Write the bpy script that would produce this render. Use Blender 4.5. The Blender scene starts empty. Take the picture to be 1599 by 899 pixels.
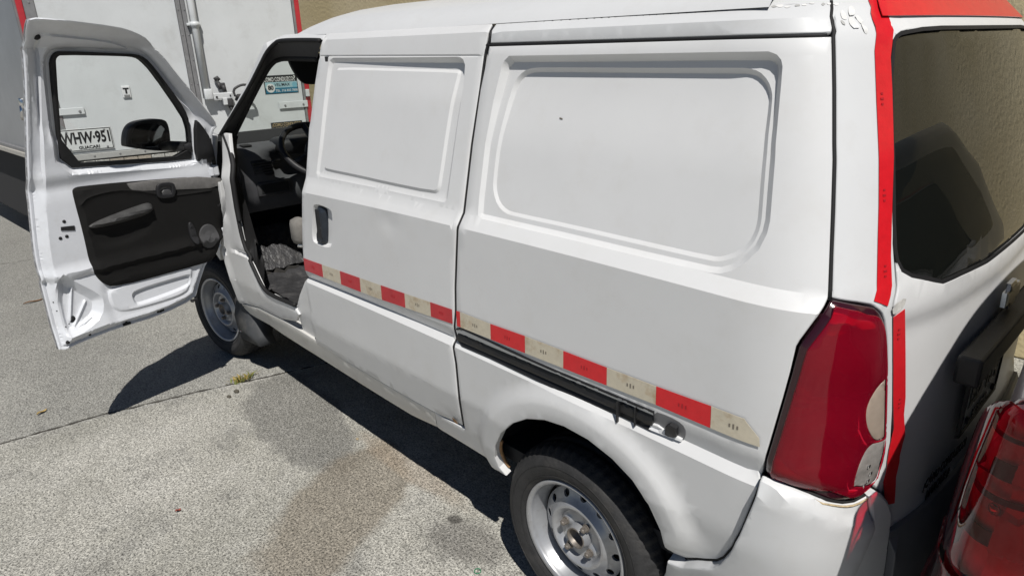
import bpy, bmesh, math, random
import numpy as np
from mathutils import Vector, Matrix
from mathutils.geometry import delaunay_2d_cdt
random.seed(3); RNG=np.random.default_rng(3)
scene=bpy.context.scene
# ------------------------------------------------------------------ camera
cam_d=bpy.data.cameras.new('camera'); cam=bpy.data.objects.new('camera',cam_d); scene.collection.objects.link(cam)
scene.camera=cam
cam_d.sensor_width=36.0; cam_d.lens=23.5375; cam_d.clip_start=.02; cam_d.clip_end=500
cam.matrix_world=Matrix(((-0.689595, 0.229286, -0.68694, -1.06922), (-0.723687, -0.253688, 0.641809, 1.975864), (-0.027111, 0.939718, 0.340874, 1.672266), (0.0, 0.0, 0.0, 1.0)))
# ------------------------------------------------------------------ world, sun, exposure
SUN=Vector((-.54,.32,1.0)).normalized()          # direction towards the sun
el=math.asin(SUN.z); az=math.atan2(SUN.x,SUN.y)
world=bpy.data.worlds.new('World'); scene.world=world; world.use_nodes=True
nt=world.node_tree; nt.nodes.clear()
sky=nt.nodes.new('ShaderNodeTexSky'); sky.sky_type='NISHITA'; sky.sun_disc=False
sky.sun_elevation=el; sky.sun_rotation=az; sky.altitude=2600; sky.air_density=.8; sky.dust_density=.3; sky.ozone_density=1.0
bg=nt.nodes.new('ShaderNodeBackground'); bg.inputs['Strength'].default_value=.05
wo=nt.nodes.new('ShaderNodeOutputWorld'); nt.links.new(sky.outputs[0],bg.inputs[0]); nt.links.new(bg.outputs[0],wo.inputs[0])
sl=bpy.data.lights.new('sun','SUN'); sl.energy=5.0; sl.angle=math.radians(.53); sl.color=(1.0,.965,.91)
so=bpy.data.objects.new('sun',sl); scene.collection.objects.link(so)
so.rotation_euler=SUN.to_track_quat('Z','Y').to_euler()
vs=scene.view_settings; vs.view_transform='Standard'; vs.look='None'; vs.gamma=1; vs.use_curve_mapping=False; vs.exposure=-.22
scene.display_settings.display_device='sRGB'
try: scene.cycles.max_bounces=10; scene.cycles.diffuse_bounces=1; scene.cycles.transparent_max_bounces=12; scene.cycles.glossy_bounces=5
except Exception: pass
# ------------------------------------------------------------------ materials
MATS={}
def mat(name,col,rough=.5,metal=0.0,coat=0.0,noise=None,bump=None,spec=.5,trans=0.0,ior=1.45,dirt=None):
    """noise=(scale,amount) brightness variation, bump=(scale,strength), dirt=(colour,amount,scale)"""
    if name in MATS: return MATS[name]
    m=bpy.data.materials.new(name); m.use_nodes=True; n=m.node_tree.nodes; l=m.node_tree.links
    b=n['Principled BSDF']; b.inputs['Base Color'].default_value=(*col,1); b.inputs['Roughness'].default_value=rough; b.inputs['Metallic'].default_value=metal
    b.inputs['Coat Weight'].default_value=coat; b.inputs['Coat Roughness'].default_value=.06; b.inputs['Specular IOR Level'].default_value=spec
    b.inputs['Transmission Weight'].default_value=trans; b.inputs['IOR'].default_value=ior
    tc=n.new('ShaderNodeTexCoord'); out=None
    if noise:
        t=n.new('ShaderNodeTexNoise'); t.inputs['Scale'].default_value=noise[0]; t.inputs['Detail'].default_value=6; t.inputs['Roughness'].default_value=.65
        l.new(tc.outputs['Object'],t.inputs['Vector'])
        r=n.new('ShaderNodeMapRange'); r.inputs[1].default_value=.3; r.inputs[2].default_value=.7; r.inputs[3].default_value=1-noise[1]; r.inputs[4].default_value=1+noise[1]
        l.new(t.outputs[0],r.inputs[0])
        mx=n.new('ShaderNodeMix'); mx.data_type='RGBA'; mx.blend_type='MULTIPLY'; mx.inputs[0].default_value=1; mx.inputs[6].default_value=(*col,1)
        l.new(r.outputs[0],mx.inputs[7]); out=mx.outputs[2]
    if dirt:
        t=n.new('ShaderNodeTexNoise'); t.inputs['Scale'].default_value=dirt[2]; t.inputs['Detail'].default_value=8; t.inputs['Roughness'].default_value=.7
        l.new(tc.outputs['Object'],t.inputs['Vector'])
        r=n.new('ShaderNodeMapRange'); r.inputs[1].default_value=.52; r.inputs[2].default_value=.75; r.inputs[3].default_value=0; r.inputs[4].default_value=dirt[1]
        l.new(t.outputs[0],r.inputs[0])
        mx=n.new('ShaderNodeMix'); mx.data_type='RGBA'; l.new(r.outputs[0],mx.inputs[0]); mx.inputs[7].default_value=(*dirt[0],1)
        if out: l.new(out,mx.inputs[6])
        else: mx.inputs[6].default_value=(*col,1)
        out=mx.outputs[2]
    if out: l.new(out,b.inputs['Base Color'])
    if bump:
        t=n.new('ShaderNodeTexNoise'); t.inputs['Scale'].default_value=bump[0]; t.inputs['Detail'].default_value=5
        l.new(tc.outputs['Object'],t.inputs['Vector']); bp=n.new('ShaderNodeBump'); bp.inputs['Strength'].default_value=bump[1]; bp.inputs['Distance'].default_value=.01
        l.new(t.outputs[0],bp.inputs['Height']); l.new(bp.outputs[0],b.inputs['Normal'])
    MATS[name]=m; return m
def glass_mat(name,tint,rough=0.0,bumpy=0.0,body=None,bf=0.0):
    """thin pane: sharp reflection by fresnel over a tinted see-through"""
    m=bpy.data.materials.new(name); m.use_nodes=True; n=m.node_tree.nodes; l=m.node_tree.links; n.clear()
    o=n.new('ShaderNodeOutputMaterial'); g=n.new('ShaderNodeBsdfGlossy'); g.inputs['Roughness'].default_value=rough
    t=n.new('ShaderNodeBsdfTransparent'); t.inputs[0].default_value=(*tint,1)
    f=n.new('ShaderNodeFresnel'); f.inputs[0].default_value=1.5
    if bumpy:
        tc=n.new('ShaderNodeTexCoord'); nz=n.new('ShaderNodeTexNoise'); nz.inputs['Scale'].default_value=9; bp=n.new('ShaderNodeBump'); bp.inputs['Strength'].default_value=bumpy; bp.inputs['Distance'].default_value=.01
        l.new(tc.outputs['Object'],nz.inputs['Vector']); l.new(nz.outputs[0],bp.inputs['Height']); l.new(bp.outputs[0],g.inputs['Normal'])
    src=t.outputs[0]
    if body:
        df=n.new('ShaderNodeBsdfDiffuse'); df.inputs[0].default_value=(*body,1); m2=n.new('ShaderNodeMixShader'); m2.inputs[0].default_value=bf; l.new(t.outputs[0],m2.inputs[1]); l.new(df.outputs[0],m2.inputs[2]); src=m2.outputs[0]
    mx=n.new('ShaderNodeMixShader'); l.new(f.outputs[0],mx.inputs[0]); l.new(src,mx.inputs[1]); l.new(g.outputs[0],mx.inputs[2]); l.new(mx.outputs[0],o.inputs[0])
    return m
WHITE=mat('white_paint',(.71,.715,.72),.42,0,.14,noise=(2.2,.03),dirt=((.54,.51,.46),.17,7))
WHITE2=mat('white_paint_clean',(.68,.69,.70),.42,0,.14,noise=(2.2,.03),dirt=((.50,.48,.44),.15,11))
SILLW=mat('white_paint_road_dirt',(.68,.67,.64),.42,0,.15,noise=(3,.04),dirt=((.38,.33,.27),.5,9))
DOORW=mat('white_door_paint',(.70,.72,.76),.33,0,.3,noise=(6,.03),dirt=((.45,.44,.42),.25,14))
BLACK=mat('black_plastic',(.018,.018,.02),.5,noise=(40,.15),bump=(300,.12))
TRIMB=mat('black_door_trim',(.010,.0097,.0095),.8,noise=(8,.12),bump=(500,.2),spec=.25)
RUB=mat('black_rubber_seal',(.012,.012,.013),.7)
GREYP=mat('grey_plastic',(.05,.05,.053),.55,noise=(20,.1),bump=(300,.1))
DASH=mat('charcoal_dash_plastic',(.085,.086,.093),.6,noise=(12,.08),bump=(500,.15))
LINER=mat('dark_wheel_liner',(.02,.019,.018),.85,noise=(9,.3),dirt=((.10,.085,.07),.35,12))
INT=mat('dark_interior',(.03,.03,.032),.8)
RED=mat('red_reflective_tape',(.66,.012,.02),.32,0,.3,noise=(45,.08),bump=(220,.05))
REDD=mat('red_reflective_tape_old',(.52,.03,.04),.45,0,.1,noise=(30,.12))
CREAM=mat('aged_white_reflective_tape',(.60,.545,.43),.45,0,.1,noise=(70,.08),dirt=((.36,.23,.10),.85,17))
CHROME=mat('chrome',(.75,.75,.76),.12,1.0,noise=(30,.1))
STEEL=mat('silver_wheel_steel',(.42,.43,.45),.36,.5,noise=(14,.10),dirt=((.16,.11,.07),.35,26))
ZINC=mat('zinc_track_metal',(.62,.63,.64),.35,.6,noise=(40,.15))
RUST=mat('rusty_edge',(.30,.17,.08),.8,noise=(60,.35))
TYRE=mat('tyre_rubber',(.030,.030,.031),.72,noise=(30,.2),bump=(120,.25),dirt=((.10,.092,.083),.4,10))
NUT=mat('rusty_wheel_nut',(.24,.215,.19),.5,.55,noise=(80,.3))
MARK=mat('faded_print',(.20,.175,.14),.7)
GREYT=mat('grey_wheel_mudflap',(.055,.058,.062),.55,noise=(15,.2),dirt=((.25,.23,.2),.4,8))
# ------------------------------------------------------------------ object helpers
COL=scene.collection
def link(o,parent=None,label=None,cat=None,group=None,kind=None):
    COL.objects.link(o)
    if parent is not None: o.parent=parent
    if label: o['label']=label
    if cat: o['category']=cat
    if group: o['group']=group
    if kind: o['kind']=kind
    return o
def thing(name,label,cat,loc=(0,0,0),group=None):
    o=bpy.data.objects.new(name,None); o.empty_display_size=.1; o.location=loc
    return link(o,None,label,cat,group)
def obj(name,V,F,m,parent=None,smooth=True,**k):
    me=bpy.data.meshes.new(name); V=np.asarray(V,float)
    if parent is not None and hasattr(parent,'location'):
        q=parent; off=np.zeros(3)
        while q is not None: off+=np.array(q.location); q=q.parent
        V=V-off
    me.from_pydata(V.tolist(),[],[tuple(int(i) for i in f) for f in F]); me.validate(); me.update()
    me.materials.append(m)
    if smooth: me.polygons.foreach_set('use_smooth',[True]*len(me.polygons))
    return link(bpy.data.objects.new(name,me),parent,**k)
class MB:
    """collects simple solids into one mesh"""
    def __init__(s): s.V=[]; s.F=[]
    def add(s,V,F):
        n=len(s.V); s.V+= [tuple(map(float,v)) for v in V]; s.F+= [tuple(n+i for i in f) for f in F]; return s
    def frame(s,o,ex,ey,ez,sx,sy,sz,bev=.0):
        """box centred on o with axes, bevelled"""
        o,ex,ey,ez=[np.array(v,float) for v in (o,ex,ey,ez)]; b=min(bev,.45*min(sx,sy,sz))
        bm=bmesh.new(); bmesh.ops.create_cube(bm,size=1)
        for v in bm.verts: v.co=Vector((v.co.x*sx,v.co.y*sy,v.co.z*sz))
        if b>0: bmesh.ops.bevel(bm,geom=bm.edges[:],offset=b,segments=2,affect='EDGES',profile=.5)
        bm.verts.index_update()
        V=[o+ex*v.co.x+ey*v.co.y+ez*v.co.z for v in bm.verts]; F=[[v.index for v in f.verts] for f in bm.faces]; bm.free()
        return s.add(V,F)
    def box(s,c,size,bev=.0): return s.frame(c,(1,0,0),(0,1,0),(0,0,1),*size,bev=bev)
    def tube(s,pts,r,seg=10,caps=True):
        pts=[np.array(p,float) for p in pts]; n=len(pts); rr=r if hasattr(r,'__len__') else [r]*n; rings=[]; up=None
        for i,p in enumerate(pts):
            d=pts[min(i+1,n-1)]-pts[max(i-1,0)]; d/=np.linalg.norm(d)
            if up is None or abs(up@d)>.95: up=np.array([0,0,1.]) if abs(d[2])<.9 else np.array([1.,0,0])
            e=np.cross(d,up); e/=np.linalg.norm(e); g=np.cross(e,d); up=g
            rings.append([p+rr[i]*(math.cos(t)*e+math.sin(t)*g) for t in np.linspace(0,2*math.pi,seg,endpoint=False)])
        V=[v for R_ in rings for v in R_]; F=[]
        for i in range(n-1):
            for j in range(seg): F.append((i*seg+j,i*seg+(j+1)%seg,(i+1)*seg+(j+1)%seg,(i+1)*seg+j))
        if caps: F.append(tuple(range(seg-1,-1,-1))); F.append(tuple((n-1)*seg+j for j in range(seg)))
        return s.add(V,F)
    def strip(s,A,B):
        n=len(A); return s.add(list(A)+list(B),[(i,i+1,n+i+1,n+i) for i in range(n-1)])
    def build(s,name,m,parent=None,smooth=False,**k): return obj(name,s.V,s.F,m,parent,smooth,**k)
# ------------------------------------------------------------------ 2-D tools
def dens(p,step,closed=True):
    p=np.asarray(p,float); out=[]; n=len(p)
    for i in range(n if closed else n-1):
        a,b=p[i],p[(i+1)%n]; k=max(1,int(math.ceil(np.hypot(*(b-a))/step)))
        out+= [a+(b-a)*j/k for j in range(k)]
    if not closed: out.append(p[-1])
    return np.array(out)
def chaikin(p,it=2,closed=True):
    p=np.asarray(p,float)
    for _ in range(it):
        q=np.roll(p,-1,0) if closed else p[1:]; b=p if closed else p[:-1]
        r=np.empty((2*len(b),2)); r[0::2]=.75*b+.25*q; r[1::2]=.25*b+.75*q
        p=r if closed else np.vstack([p[:1],r,p[-1:]])
    return p
def area(p): x,y=p[:,0],p[:,1]; return .5*np.sum(x*np.roll(y,-1)-y*np.roll(x,-1))
def ccw(p): p=np.asarray(p,float); return p if area(p)>0 else p[::-1].copy()
def inset(p,d):
    p=ccw(p); e=np.roll(p,-1,0)-p; L=np.linalg.norm(e,axis=1,keepdims=True); nn=np.stack([-e[:,1],e[:,0]],1)/np.maximum(L,1e-9)
    m=nn+np.roll(nn,1,0); m/=np.maximum(np.linalg.norm(m,axis=1,keepdims=True),.3); c=np.clip(np.sum(m*nn,1,keepdims=True),.5,1)
    return p+m*d/c
def inside(p,q):
    p=np.asarray(p,float); q=np.asarray(q,float); r=np.zeros(len(q),bool)
    for i in range(len(p)):
        (x1,y1),(x2,y2)=p[i-1],p[i]
        if y1==y2: continue
        c=(y1>q[:,1])!=(y2>q[:,1]); r^=c&(q[:,0]<(x2-x1)*(q[:,1]-y1)/(y2-y1)+x1)
    return r
def dist(p,q,closed=True):
    p=np.asarray(p,float); q=np.asarray(q,float); D=np.full(len(q),9.0); n=len(p)
    for i in range(n if closed else n-1):
        a,b=p[i],p[(i+1)%n]; ab=b-a; L=ab@ab
        t=np.clip(((q-a)@ab)/max(L,1e-12),0,1); D=np.minimum(D,np.linalg.norm(q-a-t[:,None]*ab,axis=1))
    return D
def sdf(p,q): return np.where(inside(p,q),1,-1)*dist(p,q)
def panel(name,poly,mapf,m,parent=None,holes=(),lines=(),hfun=None,step=.04,edge=.003,flange=.02,base=0.0,bstep=.015,sharp=24,**k):
    """thin pressed sheet: outline in surface coordinates -> triangulated, mapped by mapf(a,z,h), edges rolled in"""
    poly=ccw(dens(poly,bstep)); holes=[ccw(dens(h,bstep)) for h in holes]
    loops=[poly]+holes; pts=[]; edges=[]
    def addloop(L,closed=True):
        n=len(pts); pts.extend(L.tolist()); c=len(L)
        edges.extend([(n+i,n+i+1) for i in range(c-1)])
        if closed: edges.append((n+c-1,n))
    for L in loops: addloop(L)
    nb=len(pts)
    if edge>0:
        for j,L in enumerate(loops):
            for d in (edge*.45,edge): 
                I=inset(L,d if j==0 else -d); I=I[dist(L,I)>d*.8]
                pts.extend(I.tolist())
    for L in lines:
        L=np.asarray(L,float); ok=inside(poly,L)
        for h in holes: ok&=~inside(h,L)
        dd=dist(poly,L)
        for h in holes: dd=np.minimum(dd,dist(h,L))
        ok&=dd>max(edge*1.3,.002); n=len(pts); idx=-np.ones(len(L),int); c=0
        for i in range(len(L)):
            if ok[i]: idx[i]=n+c; c+=1; pts.append(L[i].tolist())
        for i in range(len(L)-1):
            if idx[i]>=0 and idx[i+1]>=0 and np.hypot(*(L[i+1]-L[i]))<.08: edges.append((int(idx[i]),int(idx[i+1])))
    lo,hi=poly.min(0),poly.max(0)
    gx,gy=np.meshgrid(np.arange(lo[0]+step*.37,hi[0],step),np.arange(lo[1]+step*.41,hi[1],step)); G=np.stack([gx.ravel(),gy.ravel()],1)
    G=G+RNG.uniform(-.12,.12,G.shape)*step
    ok=inside(poly,G)&(dist(poly,G)>step*.35)
    for h in holes: ok&=~inside(h,G)&(dist(h,G)>step*.35)
    if len(pts)>nb and lines:
        Pn=np.array(pts[nb:])
        for i in np.where(ok)[0]:
            if np.min(np.abs(Pn-G[i]).sum(1))<step*.3: ok[i]=False
    pts.extend(G[ok].tolist())
    r=delaunay_2d_cdt([Vector(p) for p in pts],edges,[],0,1e-6)
    V=np.array([(v.x,v.y) for v in r[0]]); T=np.array([f for f in r[2] if len(f)==3])
    ce=V[T].mean(1); ok=inside(poly,ce)
    for h in holes: ok&=~inside(h,ce)
    T=T[ok]
    d=dist(poly,V)
    for h in holes: d=np.minimum(d,dist(h,V))
    H=np.full(len(V),float(base))
    if hfun is not None: H=H+hfun(V)
    if edge>0: H=H-edge*.8*(1-np.clip(d/edge,0,1))**2
    X=mapf(V[:,0],V[:,1],H)
    # flange along every open edge
    E={}
    for t in T:
        for i in range(3):
            e=(int(t[i]),int(t[(i+1)%3])); E[e]=E.get(e,0)+1
    bd=[e for e in E if (e[1],e[0]) not in E]
    F=[tuple(t) for t in T]
    # orientation: want +h side outward
    c0,c1=X[T[len(T)//2]],T[len(T)//2]
    nrm=np.cross(c0[1]-c0[0],c0[2]-c0[0]); up=(mapf(V[c1,0],V[c1,1],H[c1]+.01)-c0).mean(0)
    flip=nrm@up<0
    if flange>0 and bd:
        bi=sorted({i for e in bd for i in e}); mp={v:len(X)+j for j,v in enumerate(bi)}
        X=np.vstack([X,mapf(V[bi,0],V[bi,1],H[bi]-flange)])
        if edge>0: src_={v:v for v in bi}
        else: src_={v:len(X)+j for j,v in enumerate(bi)}; X=np.vstack([X,X[bi]])
        for a_,b_ in bd: F.append((src_[b_],src_[a_],mp[a_],mp[b_]))
    if flip: F=[tuple(reversed(f)) for f in F]
    o=obj(name,X,F,m,parent,True,**k); o.data.set_sharp_from_angle(angle=math.radians(sharp)); return o
def ribbon(name,poly,mapf,m,parent,thick=.0012,base=.0,step=.03,**k):
    return panel(name,poly,mapf,m,parent,step=step,edge=0,flange=thick,base=base+thick,bstep=.02,**k)
def lathe(name,prof,m,parent,M4,seg=64,mod=None,**k):
    """profile (r,y) round the y axis; mod(i_prof,theta,r)->r"""
    V=[];F=[];n=len(prof)
    for j in range(seg):
        t=2*math.pi*j/seg
        for i,(r,y) in enumerate(prof):
            rr=mod(i,j,r) if mod else r
            V.append(tuple(M4@Vector((rr*math.cos(t),y,rr*math.sin(t)))))
    for j in range(seg):
        for i in range(n-1):
            a=j*n+i; b=((j+1)%seg)*n+i; F.append((a,a+1,b+1,b))
    return obj(name,V,F,m,parent,True,**k)
def text(name,body,size,M4,m,parent,depth=.001,sx=1.0,align='CENTER',bold=0.0,**k):
    cu=bpy.data.curves.new(name,'FONT'); cu.body=body; cu.size=size; cu.align_x=align; cu.align_y='CENTER'; cu.extrude=depth; cu.offset=bold; cu.resolution_u=3
    o=bpy.data.objects.new(name,cu); COL.objects.link(o)
    dg=bpy.context.evaluated_depsgraph_get(); me=bpy.data.meshes.new_from_object(o.evaluated_get(dg))
    bpy.data.objects.remove(o); bpy.data.curves.remove(cu)
    me.transform(M4@Matrix.Diagonal((sx,1,1,1)))
    q=parent; off=Vector((0,0,0))
    while q is not None: off+=q.location; q=q.parent
    me.transform(Matrix.Translation(-off)); me.materials.clear(); me.materials.append(m); me.name=name
    return link(bpy.data.objects.new(name,me),parent,**k)
def frame4(o,ex,ey):
    ex=Vector(ex).normalized(); ez=ex.cross(Vector(ey)).normalized(); ey=ez.cross(ex)
    M4=Matrix.Identity(4)
    for i,v in enumerate((ex,ey,ez)):
        for r in range(3): M4[r][i]=v[r]
    M4.translation=Vector(o); return M4
# ---- body surface: plan curve (a) x height (z) ----
_T=np.array([(3.6,1.0),(-.44,1.0),(-.495,.998),(-.55,.988),(-.60,.965),(-.64,.925),(-.672,.86),(-.703,.76),(-.737,.58),(-.757,.30),(-.763,0.0),(-.760,-.30),(-.750,-.58),(-.735,-.76),(-.705,-.87),(-.655,-.945),(-.60,-.965),(-.55,-.988),(-.495,-.998),(-.44,-1.0)])
def _spl():
    P=_T[1:]; t=np.r_[0,np.cumsum(np.hypot(np.diff(P[:,0]),.8*np.diff(P[:,1])))]
    m=np.gradient(P,t,axis=0); m[0]=(-1,0); m[-1]=(1,0)
    tt=np.linspace(0,t[-1],600); i=np.clip(np.searchsorted(t,tt)-1,0,len(t)-2); h=(t[i+1]-t[i])[:,None]; q=((tt-t[i])[:,None])/h
    Q=(2*q**3-3*q**2+1)*P[i]+(q**3-2*q**2+q)*h*m[i]+(-2*q**3+3*q**2)*P[i+1]+(q**3-q**2)*h*m[i+1]
    s=np.r_[0,np.cumsum(np.hypot(np.diff(Q[:,0]),.8*np.diff(Q[:,1])))]
    return s,Q
_S,_Q=_spl()
A_END=-.44-_S[-1]; A_MID=-.44-_S[-1]/2
def sst(x,a,b):
    t=np.clip((x-a)/(b-a),0,1); return t*t*(3-2*t)
# crease heights as lines z = z0 + k*a (top to bottom) with half width
NODES=[(1.85, 0.0, 0.0, 0.28), (1.8, 0.0, 0.0, 0.505), (1.725, 0.0, 0.0, 0.628), (1.7062, 0.00021, 0.0, 0.661), (1.64349, 0.00611, 0.0, 0.675), (1.21566, 0.01058, -0.01059, 0.775), (1.18132, 0.00271, -0.01533, 0.802), (0.85644, 0.00742, -0.02346, 0.806), (0.80805, 0.01588, -0.02112, 0.79), (0.78451, 0.0165, -0.01702, 0.809), (0.61027, -0.01574, 0.0, 0.798), (0.47416, -0.01409, 0.0, 0.768), (0.37562, -0.02849, 0.00796, 0.735), (0.22, 0.0, 0.0, 0.66)]
def width(a,z):
    a=np.clip(np.asarray(a,float),-.62,3.4); z=np.asarray(z,float)
    w=np.full(np.broadcast(a,z).shape,NODES[-1][2])
    for (z1,k1,q1,y1),(z0,k0,q0,y0) in list(zip(NODES[:-1],NODES[1:]))[::-1]:
        hi=z1+k1*a+q1*a*a; lo=z0+k0*a+q0*a*a
        t=np.clip((z-lo)/(hi-lo),0,1)
        w=np.where(z>=lo,y0+(y1-y0)*t,w)
    return w-.008*(a-.9)**2
_LZ=np.array([(.2,-.02),(.75,-.014),(1.05,0),(1.2,.012),(1.45,.07),(1.68,.135),(1.76,.20),(1.9,.36)])
def P(a,z):
    a=np.asarray(a,float); z=np.asarray(z,float)
    s=np.clip(-.44-a,0,_S[-1])
    X=np.where(a>-.44,a,np.where(a<A_END,-.44-(a-A_END)*-1,np.interp(s,_S,_Q[:,0]))); X=np.where(a<A_END,-.44+(A_END-a),X)
    Y=np.where(a>-.44,1.0,np.interp(s,_S,_Q[:,1]))
    g=np.where(a<A_MID,1-sst(A_END-a,-.1,.55),1-sst(a,-.5,.15))
    X=X+np.interp(z,_LZ[:,0],_LZ[:,1])*g
    am=np.where(a<A_MID,2*A_MID-a,a)
    return np.stack([X,Y*width(am,z),z+0*X],-1)
def N(a,z,e=2e-3):
    u=P(a+e,z)-P(a-e,z); v=P(a,z+e)-P(a,z-e)
    n=np.cross(v,u); return n/np.linalg.norm(n,axis=-1,keepdims=True)
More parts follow.
